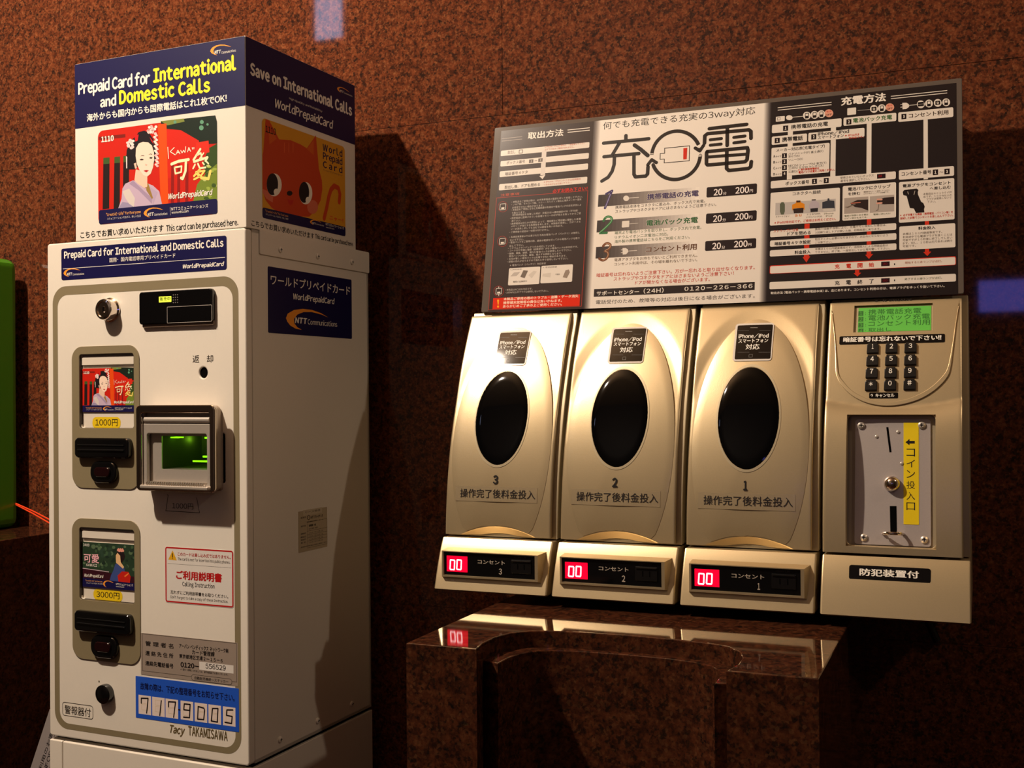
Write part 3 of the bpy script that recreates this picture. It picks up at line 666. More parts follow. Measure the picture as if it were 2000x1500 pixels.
# ---- red bordered instruction label
RED = (176, 26, 26); PAPER = (214, 208, 200)
def f(p):
    p.frame(965, 338, 1632, 935, .0018, RED, 1, r=.003)
    p.poly([(1038, 375), (995, 463), (1078, 472)], (214, 160, 30), 2); p.line([(1037, 405), (1037, 440)], .0012, BLK, 3); p.ell(1037, 455, 4, 4, BLK, 3, 10)
    p.text('このカードは差し込み式ではありません。', 1087, 425, 1605, 462, 36, RED); p.text('The card is not for insertion into public phones.', 1087, 470, 1600, 505, 30, DK, bold=0)
    p.line([(990, 500), (1608, 548)], .0003, DK, level=True)
    p.text('ご利用説明書', 1072, 655, 1520, 690, 88, RED, bold=.04); p.text('Calling Instruction', 1133, 725, 1447, 742, 44, BLK, bold=.01)
    p.text('忘れずにご利用説明書をお取りください。', 1018, 800, 1580, 842, 36, DK); p.text("Don't forget to take a copy of these Instruction.", 1018, 842, 1578, 885, 30, DK, bold=0)
sticker('instruction_label', MF, 'm6', 962, 336, 1634, 938, PAPER, .003, fn=f)
GREY = (146, 132, 120)
def f(p):
    p.frame(928, 268, 1796, 715, .0005, DK, 1)
    for s, y0, y1 in (('管 理 者 名', 392, 398), ('連 絡 先 住 所', 475, 492), ('連絡先電話番号', 565, 588)): p.text(s, 958, y0-4, 1215, y1, 44, BLK, bold=.02)
    p.text('アーバン ベンディックス ネットワーク㈱', 1268, 398, 1718, 450, 42, BLK, bold=.02); p.text('カード管理課', 1385, 462, 1592, 478, 44, BLK, bold=.02)
    p.text('東京都港区芝浦２ー１５ー６', 1268, 495, 1665, 532, 38, BLK, bold=.02); p.text('0120-', 1280, 580, 1448, 590, 48, BLK, bold=.05)
    p.text('※ 受付・故障につきましては、留守番電話でお受けいたします。', 1280, 608, 1715, 652, 20, BLK, bold=0)
    p.box(1452, 525, 1765, 636, PAPER, 1.5); p.text('556529', 1508, 590, 1694, 606, 46, BLK, 3)
    p.box(1378, 640, 1752, 742, GREY, 2, r=.0035); p.frame(1378, 640, 1752, 742, .0005, DK, 2.5, r=.0035); p.text('自動販売機統一ステッカー', 1408, 692, 1718, 722, 30, BLK, 3)
sticker('operator_label', MF, 'm7', 915, 262, 1806, 752, GREY, .0008, fn=f, rough=.35)
BLUE = (36, 84, 190)
def f(p):
    p.text('故障の際は、下記の整理番号をお知らせ下さい。', 912, 782, 1775, 890, 66, (16, 20, 60), bold=.02)
    sl = .12
    for i, x in enumerate((895, 1020, 1142, 1280, 1408, 1535, 1667)):
        y = 828+(x-895)*.137; p.box(x, y, x+116, y+185+4, (224, 208, 198), 1)
        for z in (0, 1): p.frame(x+28, y+30+z*58, x+86, y+88+z*58, .0003, (200, 180, 130), 2)
    H = 2.1e-3; bk = (22, 12, 16)
    def d(x, pts): y = 828+(x-895)*.137; p.line([(x+a, y+b_+a*.1) for a, b_ in pts], H*.8, bk, 3)
    d(895, [(26, 75), (26, 30), (88, 25), (75, 160)]); d(1020, [(84, 30), (70, 165)]); d(1142, [(28, 75), (28, 28), (92, 25), (75, 165)])
    p.line([(1262, 965), (1276, 968)], .0014, bk, 3)
    d(1280, [(88, 28), (34, 28), (30, 82), (84, 84), (88, 28), (82, 150), (28, 150)]); d(1408, [(34, 35), (86, 45), (92, 65), (84, 150), (28, 150), (34, 35)])
    d(1535, [(38, 35), (88, 30), (82, 155), (26, 150), (38, 35)]); d(1667, [(92, 25), (38, 30), (34, 80), (86, 85), (80, 150), (20, 145)])
sticker('service_label', MF, 'm7', 868, 656, 1815, 1172, BLUE, .0008, fn=f, rough=.35)
# ---- right side of the machine
b = MB(MS); y0, z1 = MS.at('m8', 145, 0); y1, z0 = MS.at('m8', 1395, 415); z0 = MS.at('m8', 760, 318)[1]
b.plate([rr(y0, z0, YB+.0005, ZM1+.0008, .002)], 0, .002, bevel=.0006); br = b.build('side_bracket', WHITE, mc)
def screw(fr, k, x, y, r, parent, m=WHITE, w0=0.0):
    c = fr.at(k, x, y); b = MB(fr); b.lathe(c[0], c[1], [(r, w0), (r*.95, w0+r*.35), (r*.55, w0+r*.6), (r*.15, w0+r*.55)], 20); o = b.build('screw', m, parent)
    b = MB(fr); q = r*.5; b.box(c[0]-q, c[0]+q, c[1]-q*.18, c[1]+q*.18, w0+r*.5, w0+r*.63); b.box(c[0]-q*.18, c[0]+q*.18, c[1]-q, c[1]+q, w0+r*.5, w0+r*.63); b.build('cross_slot', DARKV, o)
for x, y in ((372, 160), (793, 235), (1180, 300)): screw(MS, 'm8', x, y, .0038, br, w0=.002)
for x, y in ((18, 1348), (218, 1248), (400, 1158)): screw(MS, 'ms', x, y, .0040, mc)
def f(p):
    p.text('ワールドプリペイドカード', 278, 550, 1172, 672, 112, WHT, bold=.012)
    p.text('WorldPrepaidCard', 532, 715, 998, 775, 70, WHT, bold=.03, shear=.15)
    up = [(465, 970), (450, 930), (470, 880), (540, 840), (640, 826), (740, 838), (840, 872), (930, 925), (850, 890), (740, 862), (650, 862), (580, 890), (540, 940), (545, 990), (580, 1035), (628, 1062), (560, 1050), (500, 1015)]
    p.poly(up, ORG, 2)
    p.text('NTT', 552, 988, 690, 998, 68, WHT, bold=.05, shear=.12); p.text('Communications', 697, 1000, 1027, 1032, 62, WHT, bold=.0)
sticker('side_label', MS, 'm8', 246, 345, 1195, 1165, NAVY, .002, fn=f)
def f(p):
    p.crop('ms'); p.box(140, 128, 242, 140, (190, 176, 150), 1); p.text('リース物件', 152, 146, 234, 130, 12, DK, 2, bold=0)
    p.ell(170, 166, 8, 13, DK, 1.5, 20); p.ell(170, 166, 5.5, 10, (176, 160, 132), 2, 20); p.text('ＮＴＴファイナンス', 181, 176, 246, 160, 16, DK, bold=.05)
    p.text('東京都港区芝浦１−２−１', 160, 192, 246, 180, 7, DK, bold=0)
    for s, y in (('設置者', 172), ('契約者', 218), ('管理番号', 258), ('開始日', 276), ('契約番号', 290), ('型 式', 306)): p.text(s, 128, y, 155, y-4, 9, DK, bold=0)
    p.frame(163, 190, 270, 305, .0003, DK, 1)
    for y in (236, 256, 272, 288): p.line([(163, y), (270, y-16)], .0003, DK, 1, cap=False, level=True)
    p.text('部署第一係', 172, 216, 208, 208, 12, DK, bold=.03); p.text('03-5484-4600', 172, 230, 218, 222, 8, DK, bold=0)
    for y in (250, 268, 284, 300): p.text('２００７年１０月１日', 172, y, 245, y-10, 8, DK, bold=0)
    p.text('本物件の所有権は当社に帰属します', 128, 328, 265, 300, 7, DK, bold=0)
sticker('lease_label', MS, 'ms', 115, 135, 270, 320, (176, 160, 132), .0008, fn=f)
# ================================================================== ADVERTISING BOX on top of the machine
HX0, HX1, HY1 = -1.1085, -.8375, 1.3335
ad = thing('advertising_box', 'white and navy card advertising box standing on top of the vending machine', 'display box', ML((HX0+HX1)/2, 1.21, ZM1), -AM)
b = MB(MT); b.box(HX0, HX1, YF+.0005, HY1, ZM1+.0003, ZH, bev=.0012); b.build('carton', WHITE, ad)
HF = off(MF, -.0005); HS = Frame(ML(HX1, 0), YM, UP)
zn = MF.at('m1', 1000, 965)[1]; zn = MF.at('m1', 90, 1090)[1]*.5+MF.at('m1', 1980, 840)[1]*.5
p = Print(HF, base=.0002); p.uvpoly(rr(HX0+.0005, zn, HX1-.0006, ZH-.0006, .0006, 2), NAVY, 0)
p.crop('m1')
p.text('Prepaid Card for', 132, 715, 935, 583, 140, WHT, bold=.05, space=.92); p.text('International', 968, 580, 1897, 450, 175, (250, 232, 50), bold=.062)
p.text('and', 377, 862, 557, 835, 130, WHT, bold=.05); p.text('Domestic', 588, 830, 1207, 738, 172, (250, 232, 50), bold=.062); p.text('Calls', 1248, 733, 1605, 690, 172, (250, 232, 50), bold=.062)
p.text('海外からも国内からも国際電話はこれ1枚でOK!', 228, 1015, 1790, 800, 88, WHT, bold=.03)
ntt(p, 1605, 232, 235, -.09, 3); p.build('front_heading', ad)
p = Print(HF, base=.0002, step=.00005); card_art(p, lambda x, y: MF.at('m3', x, y), True); p.build('front_card_picture', ad)
p = Print(HF); p.crop('m3'); p.text('こちらでお買い求めいただけます', 93, 1425, 962, 1350, 72, BLK, bold=.01); p.text('This card can be purchased here.', 990, 1345, 1742, 1285, 66, BLK, bold=.012); p.build('front_caption', ad)
# side of the box
p = Print(HS, base=.0002); p.crop('m2'); zs = (p.at(30, 432)[1]+p.at(765, 688)[1])/2
p.uvpoly(rr(YF+.0012, zs, HY1-.0006, ZH-.0006, .0006, 2), NAVY, 0)
p.text('Save on International Calls', 62, 235, 740, 495, 92, WHT, bold=.065); p.text('High Quality and Reliability', 322, 392, 542, 470, 14, WHT, bold=0)
p.text('WorldPrepaidCard', 228, 450, 615, 578, 62, WHT, bold=.03, shear=.2); ntt(p, 640, 318, 84, .42, 3)
p.build('side_heading', ad)
p = Print(HS, base=.0002); p.crop('m2')
a = p.at(140, 520); c = p.at(697, 1275); z1 = p.at(165, 518)[1]; z0 = p.at(160, 1180)[1]; y0_, y1_ = a[0], c[0]
YL = (214, 150, 34); OC = (196, 66, 26)
p.uvpoly(rr(y0_, z0, y1_, z1, .007, 6), YL, 0)
def q(pts, c, L): p.poly(pts, c, L)
q([(150, 735), (165, 520), (190, 530), (255, 655), (330, 660), (400, 690), (440, 715), (500, 628), (512, 760), (520, 850), (540, 930), (543, 985), (532, 1060), (500, 1125), (455, 1170), (330, 1165), (250, 1140), (205, 1110), (165, 1060), (146, 1000), (145, 760)], OC, 1)
q([(185, 600), (190, 690), (240, 650), (215, 610)], (206, 92, 30), 1.3); q([(440, 720), (485, 660), (485, 760)], (206, 92, 30), 1.3)
for x in (290, 320, 348): p.line([(x, 680), (x, 740)], .0014, (214, 100, 50), 1.4)
q([(146, 985), (180, 1000), (215, 1040), (212, 1075), (170, 1050), (146, 1010)], (212, 110, 80), 1.5); p.ell(478, 1105, 36, 46, (212, 110, 80), 1.5)
p.ell(222, 958, 50, 76, (240, 232, 214), 2); p.ell(210, 954, 38, 73, (20, 20, 24), 2.4); p.ell(236, 1005, 17, 22, (240, 232, 214), 2.8)
p.ell(432, 1014, 44, 74, (240, 232, 214), 2); p.ell(421, 1008, 34, 70, (20, 20, 24), 2.4); p.ell(446, 1060, 15, 22, (240, 232, 214), 2.8)
p.ell(325, 1014, 19, 17, (22, 18, 20), 2.4, 16); q([(310, 1052), (330, 1060), (352, 1058), (345, 1085), (332, 1095), (318, 1082)], (190, 40, 30), 2.4)
p.line([(555, 1180), (572, 1110), (585, 1040), (600, 990), (622, 965), (650, 980), (660, 1020), (655, 1072)], .0070, OC, 1.6)
zb = p.at(150, 1108)[1]; p.uvpoly(rr(y0_, z0, y1_, zb, .003, 3), NAVY, 3)
p.text('1110', 165, 608, 234, 628, 46, BLK, bold=.03)
p.text('World', 545, 732, 676, 772, 50, NAVY, bold=.03, space=1.3); p.text('Prepaid', 547, 788, 676, 822, 48, NAVY, bold=.03); p.text('Card', 547, 845, 676, 880, 48, NAVY, bold=.03, space=1.6)
p.text('ワールドプリペイドカード', 548, 866, 676, 900, 12, NAVY, bold=0)
p.text('ニャー！', 590, 1190, 682, 1212, 30, (214, 70, 40), bold=.03)
p.text('"CreativE-Life" for Everyone', 162, 1140, 315, 1170, 16, (226, 160, 90), 4); p.text('コミュニケーションで広がる、新しい生活', 165, 1160, 315, 1190, 12, WHT, 4, bold=0)
ntt(p, 460, 1205, 76, .2, 5); p.text('NTTコミュニケーションズ', 565, 1232, 686, 1252, 18, WHT, 4); p.text('www.ntt.com', 566, 1245, 622, 1255, 9, WHT, 4, bold=0)
p.build('side_card_picture', ad)
p = Print(HS); p.crop('m2'); p.text('こちらでお買い求めいただけます', 72, 1245, 488, 1308, 44, BLK, bold=.01); p.text('This card can be purchased here.', 495, 1318, 748, 1362, 32, BLK, bold=.02); p.build('side_caption', ad)
# ================================================================== STAND below the machine
sd = thing('machine_stand', 'white sheet metal base cabinet carrying the vending machine', 'base cabinet', ML((XL+XR)/2, 1.23, 0), -AM)
b = MB(MT); b.box(XL, XR+.0012, YF+.006, YB+.001, 0, ZM0-.0045, bev=.001); b.build('base_body', WHITE, sd)
b = MB(MT); b.box(XL+.004, XR-.003, YF+.010, YB-.003, ZM0-.005, ZM0-.0002); b.build('seam_gasket', DARKV, sd)
b = MB(MT); b.box(XL+.0225, XR-.0015, YF-.0005, YF+.0075, .06, ZM0-.0052, bev=.002); b.build('front_cover', WHITE, sd)
b = MB(MT); b.box(XL, XL+.0218, YF-.0005, YF+.0075, .06, ZM0-.0052, bev=.0015); b.build('side_strip', WHITE, sd)
# ---- leaflet standing between the shelf block and the machine
lfw = thing('paper_leaflet', 'grey paper leaflet with upright lettering standing left of the machine base', 'leaflet', (-1.30, 1.27, .9))
A_ = Vector((-1.330, 1.18, .60)); 
def on(px_, py_, Y):
    d = ray(px_, py_); return EYE+d*(Y/d.y)
q0 = on(40, 1560, 1.20); q1 = on(97, 1385, 1.23); q2 = on(150, 1385, 1.23); q3 = on(150, 1560, 1.20)
n_ = Vector((0, -.0006, 0)); LP = Frame(q0, q3-q0, (q1-q0)-(q3-q0).normalized()*((q1-q0).dot((q3-q0).normalized())))
def lv(P): d = P-LP.o; return (d.dot(LP.u), d.dot(LP.v))
b = MB(LP); b.plate([[lv(q0), lv(q3), lv(q2), lv(q1)]], -.001, 0); b.build('sheet', mat('leaflet_paper', (120, 112, 110), .6), lfw)
p = Print(LP)
th = math.atan2(lv(q1)[1]-lv(q0)[1], lv(q1)[0]-lv(q0)[0])
for i, s in enumerate(('ご利用のお客様へ', 'INFORMATION', 'お問い合わせはこちら')):
    g, fs = glyphs(s, .01); u0, v0 = lv(q0); u0 += .022+.010*i; L_ = .085; h_ = .0065
    p.raw([(u0+math.cos(th)*(.03+L_*a)-math.sin(th)*h_*c, v0+math.sin(th)*(.03+L_*a)+math.cos(th)*h_*c) for a, c, _ in g], fs, (40, 34, 34), 1)
p.build('leaflet_print', lfw)
# ================================================================== CHARGING UNITS on the wall
def prof(z):
    t = z-(CZ-.1686); return 1.234+.04*max(t, -.01)+max(t, 0)**2*1.0
def surf_grid(name, us, zs, f, yback, m, parent, fr, skip=None, smooth=32):
    """front skin y = f(u, z) over a grid with sides carried back to yback (holes get walls too)"""
    nu, nz = len(us), len(zs); vs = []; fs = []; keep = {}
    for j in range(nz):
        for i in range(nu): vs.append((fr.o.x+us[i], f(us[i], zs[j]), zs[j]))
    base = len(vs); back = {}
    def bk(i, hole):
        k = (i, hole)
        if k not in back:
            x, y, z = vs[i]; back[k] = len(vs); vs.append((x, (y+.0095) if hole else yback(z), z))
        return back[k]
    for j in range(nz-1):
        for i in range(nu-1):
            if not (skip and skip((us[i]+us[i+1])/2, (zs[j]+zs[j+1])/2)): keep[(i, j)] = 1; a = j*nu+i; fs.append((a, a+1, a+nu+1, a+nu))
    for (i, j) in list(keep):
        a = j*nu+i
        for di, dj, e in ((0, -1, (a, a+1)), (1, 0, (a+1, a+nu+1)), (0, 1, (a+nu+1, a+nu)), (-1, 0, (a+nu, a))):
            q = (i+di, j+dj)
            if q not in keep:
                hole = 0 <= q[0] < nu-1 and 0 <= q[1] < nz-1
                fs.append((e[1], e[0], bk(e[0], hole), bk(e[1], hole)))
    return link(name, vs, fs, m, parent, None, smooth)
def linsp(a, b, n): return [a+(b-a)*i/(n-1) for i in range(n)]
U1 = -.3033
DF = Frame((U1, 0, 0), (1, 0, 0), (0, 0, 1), warp=prof)
LAB = mat('label_gloss', (14, 12, 13), .08, spec=.4); LABW = mat('label_white', (214, 206, 196), .2, coat=.4)
GOLDW = (178, 166, 150)
def side_prism(name, pts, x0, x1, m, parent, bev=.0008):
    fr = Frame((0, 0, 0), (0, 1, 0), (0, 0, 1)); b = MB(fr); b.plate([pts], x0, x1, bevel=bev); return b.build(name, m, parent, 27)
def case(parent, x0, x1, d=.0065):
    zt, zb_ = CZ+.1022, CZ-.1728; pts = [(YW-.001, zb_), (YW-.001, zt)]
    for i in range(17):
        z = zt+(zb_-zt)*i/16; pts.append((prof(min(z, CZ+.096))+d, z))
    return side_prism('case', pts, x0, x1, CHAMP2, parent, .0012)
PLY = [(1.2265, -.1742), (1.2195, -.186), (1.2110, -.206), (1.2035, -.2280), (1.2020, -.2325), (1.206, -.2345)]
def lower(parent, x0, x1):
    pts = [(y, CZ+z) for y, z in PLY]+[(YW-.001, CZ-.2345), (YW-.001, CZ-.1742)]
    return side_prism('lower_panel', pts, x0, x1, CHAMP, parent, .0022)
BFY = 1.2015
BF = Frame((0, BFY, 0), (1, 0, 0), (0, 0, 1))
def unit(n, dx, label):
    t = thing('charging_unit', label, 'charger', (U1+.0713, YW, CZ-.2345), 0, 'numbered charging units on the wall')
    case(t, U1+.001, U1+.1432); 
    c = DF.at('u1', 343, 1115); sc_top = c[1]; uc = .0690
    e = DF.at('u1', 180, 1137); hwid = uc-e[0]
    def arc(u):
        d = (u-uc)/hwid; return sc_top-(sc_top-e[1])*d*d if abs(d) < 1.9 else -9
    def f(u, z):
        w = 0
        r = math.hypot((u-.0683)/.080, (z-(CZ-.035))/.130)
        if r < 1 and z > CZ-.06: w -= .0016*min(1, (1-r)*7)*min(1, (z-(CZ-.06))/.05)
        az = arc(u)
        if z < az: w -= (az-z)*.75
        ed = min(u, .1365-u); w -= .0010*max(0, 1-ed/.0018)**2; tp = CZ+.0985-z; w -= .0010*max(0, 1-tp/.0018)**2
        return prof(z)-w
    us = sorted(set([0, .0006, .0012, .0018]+linsp(.004, .1325, 84)+[.1347, .1353, .1359, .1365])); zs = linsp(CZ-.1712, CZ-.1560, 26)+linsp(CZ-.1545, CZ+.0967, 86)+[CZ+.0973, CZ+.0979, CZ+.0985]
    door = surf_grid('door', us, zs, f, lambda z: prof(min(z, CZ+.096))+.0062, CHAMP, t, DF)
    # oval raised centre of the door
    L = DF.at('u1', 78, 640); R_ = DF.at('u1', 620, 640); T_ = DF.at('u1', 370, 105); ocu = (L[0]+R_[0])/2; rx = (R_[0]-L[0])/2
    ocz = DF.at('u1', 345, 690)[1]; rz = T_[1]-ocz
    vs = []; fs = []; na_, nr = 72, 14
    def opt(th, r):
        du = rx*math.cos(th); dz = rz*math.sin(th); k = 1.0
        if dz < 0:
            for _ in range(30):
                if ocz+dz*k < arc(ocu+du*k)+.0002 and ocz+dz*k < sc_top+.001: k *= .985
                else: break
            for _ in range(40):
                if ocz+dz*k < CZ-.169: k *= .985
                else: break
        return ocu+du*k*r, ocz+dz*k*r
    for j in range(nr+1):
        r = j/nr
        for i in range(na_):
            u, z = opt(2*math.pi*i/na_, max(r, 1e-3)); w = .0008+.0024*(1-r*r)-.0004*max(0, (r-.95)/.05)
            vs.append(tuple(DF.w(u, z, w)))
    b0 = len(vs)
    for i in range(na_):
        u, z = opt(2*math.pi*i/na_, 1.0); vs.append(tuple(DF.w(u, z, -.004)))
    for j in range(nr+1):
        for i in range(na_): a = j*na_+i; q = j*na_+(i+1) % na_; fs.append((a, a+na_, q+na_, q))
    link('oval_panel', vs, fs, CHAMP, door, None, 40)
    # dark groove line round the oval
    vs = []; fs = []
    for i in range(na_):
        for r, w in ((1.0, .0002), (1.009, .0002)):
            u, z = opt(2*math.pi*i/na_, 1); u2, z2 = ocu+(u-ocu)*r, ocz+(z-ocz)*r; vs.append(tuple(DF.w(u2, z2, .0003 if z < CZ-.0 else -.0013)))
    for i in range(na_): a = 2*i; q = 2*((i+1) % na_); fs.append((a, a+1, q+1, q))
    # window
    Wc = DF.at('u1', 340, 567); Wl = DF.at('u1', 193, 567); Wr = DF.at('u1', 487, 567); Wt = DF.at('u1', 340, 322); Wb = DF.at('u1', 340, 812)
    wu = (Wl[0]+Wr[0])/2; wz = (Wt[1]+Wb[1])/2; wrx = (Wr[0]-Wl[0])/2; wrz = (Wt[1]-Wb[1])/2
    def hw(u, z):
        r = math.hypot((u-ocu)/rx, (z-ocz)/rz); return .0008+.0024*max(0, 1-r*r)
    for nm, rr0, rr1, mm, up in (('window_rim', .97, 1.02, CHAMP2, .0004), ('oval_window', 0, .99, WINB, .0009)):
        vs = []; fs = []; nr = 8
        for j in range(nr+1):
            r = rr0+(rr1-rr0)*j/nr
            for i in range(64):
                th = 2*math.pi*i/64; u = wu+wrx*max(r, 1e-3)*math.cos(th); z = wz+wrz*max(r, 1e-3)*math.sin(th)
                vs.append(tuple(DF.w(u, z, hw(u, z)+up-(.0012 if (rr0 == 0 and j == nr) else 0)+(.0003*(1-r*r) if rr0 == 0 else 0))))
        for j in range(nr):
            for i in range(64): a = j*64+i; q = j*64+(i+1) % 64; fs.append((a, a+64, q+64, q))
        link(nm, vs, fs, mm, door, None, 40)
    # phone-shaped label, number and notice
    def lift(k, p0, p1): u, z = DF.at('u1', *p0); return hw(u, z)
    class DW:  # surface of the oval panel: same profile, raised
        warp = prof
        o = DF.o
        def at(s, k, x, y): return DF.at(k, x, y)
        def w(s, a, b_, c=0): return DF.w(a, b_, hw(a, b_)+c)
    dw = DW()
    p = Print(dw, base=.0007, step=.0001); p.crop('u1'); p.box(280, 128, 446, 300, LABW, 0, r=.0035); p.box(289, 136, 441, 292, LAB, 1, r=.0015)
    p.build('phone_label', door, smooth=30)
    p = Print(dw, base=.0009); p.crop('u1')
    for s, x0, x1, y0, y1, h, bb in (('iPhone/iPod', 292, 432, 198, 196, 22, .03), ('スマートフォン', 292, 430, 218, 217, 18, .03), ('対応', 325, 390, 250, 249, 26, .02)): p.text(s, x0, y0, x1, y1, h, WHT, 3, bold=bb)
    p.line([(289, 160), (441, 160)], .0003, (90, 86, 82), 2, cap=False); p.line([(289, 262), (441, 262)], .0003, (90, 86, 82), 2, cap=False); p.line([(348, 147), (381, 147)], .0005, (150, 146, 140), 2)
    p.frame(342, 272, 358, 286, .0003, (110, 106, 100), 2)
    p.build('phone_label_lettering', door)
    p = Print(dw, base=.0005); p.crop('u1'); a = p.at(325, 901); tp = p.at(325, 855); g, fs = glyphs(str(n), .05)
    hgt = tp[1]-a[1]; wd = hgt*(.42 if n == 1 else .62); p.raw([(a[0]-wd/2+wd*q[0], a[1]+hgt*q[1], q[2]) for q in g], fs, (18, 16, 16), 2); p.build('number', door)
    p = Print(dw, base=.0003); p.crop('u1'); p.box(104, 908, 556, 997, mat('clear_tape', (203, 184, 148), .27, metal=.66), 0); p.build('clear_tape', door, smooth=30)
    p = Print(dw, base=.0007); p.crop('u1'); p.text('操作完了後料金投入', 130, 968, 545, 975, 44, (30, 26, 26), 1, bold=.005); p.build('notice_lettering', door)
    # lower housing with the socket bezel
    lp = lower(t, U1-.0003, U1+.1427)
    a = BF.at('L1', 285, 388); c = BF.at('L1', 1690, 435); d = BF.at('L1', 305, 745); e2 = BF.at('L1', 1655, 800)
    x0, x1 = a[0], c[0]; z1 = (a[1]+c[1])/2; z0 = BF.at('L1', 980, 762)[1]
    o = rect(BF, 'L1', 308, 398, 1650, 772); oz1 = BF.at('L1', 980, 422)[1]; oz0 = BF.at('L1', 980, 738)[1]
    b = MB(BF); xs = .0035
    O = [(x0, z0, 0), (x1, z0, 0), (x1, z1, 0), (x0, z1, 0)]; Bk = [(x0-.0035, z0-.0035, -.012), (x1+.0045, z0-.0035, -.012), (x1+.0065, z1+.003, -.030), (x0-.001, z1+.003, -.030)]
    I = [(o[0], oz0, 0), (o[2], oz0, 0), (o[2], oz1, 0), (o[0], oz1, 0)]; I2 = [(x, z, -.0025) for x, z, _ in I]
    vs = Bk+O+I+I2; fs = []
    for k in range(3):
        for i in range(4): j = (i+1) % 4; fs.append((4*k+i, 4*k+j, 4*k+4+j, 4*k+4+i))
    b.add(vs, fs); bz = b.build('socket_bezel', CHAMP, t, smooth=20)
    b = MB(BF); b.box(o[0]-.0005, o[2]+.0005, oz0-.0005, oz1+.0005, -.0045, -.0024); b.build('black_fascia', BLACKG, bz)
    fl = Frame((0, BFY+.0024, 0), (1, 0, 0), (0, 0, 1))
    r_ = rect(BF, 'L1', 348, 445, 650, 672)
    b = MB(fl); b.box(r_[0], r_[2], r_[1], r_[3], -.0002, .0002); led = b.build('led_display', LEDRED, bz)
    p = Print(fl, base=.0003); p.crop('L1')
    for q in (402, 500):
        for pts in ([(q+8, 500), (q+64, 504)], [(q+6, 508), (q+4, 558)], [(q+68, 512), (q+66, 562)], [(q+3, 570), (q, 616)], [(q+66, 574), (q+63, 622)], [(q+6, 626), (q+58, 630)]): p.line(pts, .00155, LEDW, 1)
    p.build('led_digits', led)
    p = Print(fl, base=.0001); p.crop('L1'); p.text('コンセント', 805, 552, 1205, 570, 52, GOLDW, 1, bold=.02)
    g, fs = glyphs(str(n), .03); a = p.at(1138, 700); tp = p.at(1138, 618); hh = tp[1]-a[1]; wd = hh*(.40 if n == 1 else .55); p.raw([(a[0]-wd/2+wd*q[0], a[1]+hh*q[1], q[2]) for q in g], fs, GOLDW, 1)
    p.text('AC100V 1.2A', 1340, 478, 1515, 484, 16, (90, 84, 78), 1, bold=0); p.build('socket_lettering', bz)
    r_ = rect(BF, 'L1', 1290, 505, 1590, 700); b = MB(fl)
    b.plate([rr(*r_, .001)], 0, .0012, bevel=.0004); so = b.build('power_socket', BLACKP, bz)
    zc = (r_[1]+r_[3])/2; b = MB(fl); xm = (r_[0]+r_[2])/2
    for q in (-.004, .004): b.box(xm+q-.0005, xm+q+.0005, zc-.003, zc+.003, .0011, .0015)
    b.build('socket_slot', DARKV, so)
    b = MB(fl); b.box(r_[0]+.001, r_[2]-.001, r_[3]-.0025, r_[3]-.001, .001, .0022, bev=.0003); b.build('socket_flap', BLACKG, so)
    t.location.x += dx
    return t
unit(1, 0, 'rightmost of the three champagne charging units, marked 1, next to the keypad terminal')
unit(2, -.1494, 'middle champagne charging unit, marked 2, with an oval black window')
unit(3, -.2986, 'leftmost champagne charging unit, marked 3, at the left end of the row')
# ================================================================== PAYMENT TERMINAL with keypad
U4 = -.1545
D4 = Frame((U4, 0, 0), (1, 0, 0), (0, 0, 1), warp=prof)
pt = thing('payment_terminal', 'champagne payment terminal with green screen, keypad and coin slot right of unit 1', 'terminal', (U4+.072, YW, CZ-.2345))
case(pt, U4+.0005, U4+.1450, .0115)
hx0, hz1 = D4.at('co', 218, 108); hx1_, _ = D4.at('co', 793, 108); hz0 = D4.at('co', 520, 962)[1]; hz1 = D4.at('co', 500, 98)[1]
sr = [D4.at('H', 430, 235), D4.at('H', 1385, 195), D4.at('H', 910, 545)]; sx0, sx1, sz1, sz0 = sr[0][0], sr[1][0], (sr[0][1]+sr[1][1])/2, sr[2][1]
az0 = D4.at('H', 60, 1390)[1]; azc = D4.at('H', 850, 1475)[1]; az1 = D4.at('H', 1735, 1365)[1]
def f4(u, z):
    w = 0; d = (u-.0685)/.0685; za = azc+((az0+az1)/2-azc)*d*d
    if z < za: w += .0080*(1-math.exp(-(za-z)/.013))
    ed = min(u, .1385-u); w -= .0010*max(0, 1-ed/.0018)**2; tp = CZ+.0985-z; w -= .001*max(0, 1-tp/.0018)**2
    return prof(z)-w
us = sorted(set([0, .0006, .0012, .0018]+linsp(.004, .1345, 48)+[.1367, .1373, .1379, .1385, hx0, hx1_, sx0, sx1])); zs = sorted(set(linsp(CZ-.1712, CZ+.0967, 110)+[CZ+.0973, CZ+.0979, CZ+.0985, hz0, hz1, sz0, sz1]))
fc4 = surf_grid('front_panel', us, zs, f4, lambda z: prof(min(z, CZ+.096))+.0112, CHAMP, pt, D4, skip=lambda u, z: (hx0 < u < hx1_ and hz0 < z < hz1) or (sx0 < u < sx1 and sz0 < z < sz1))
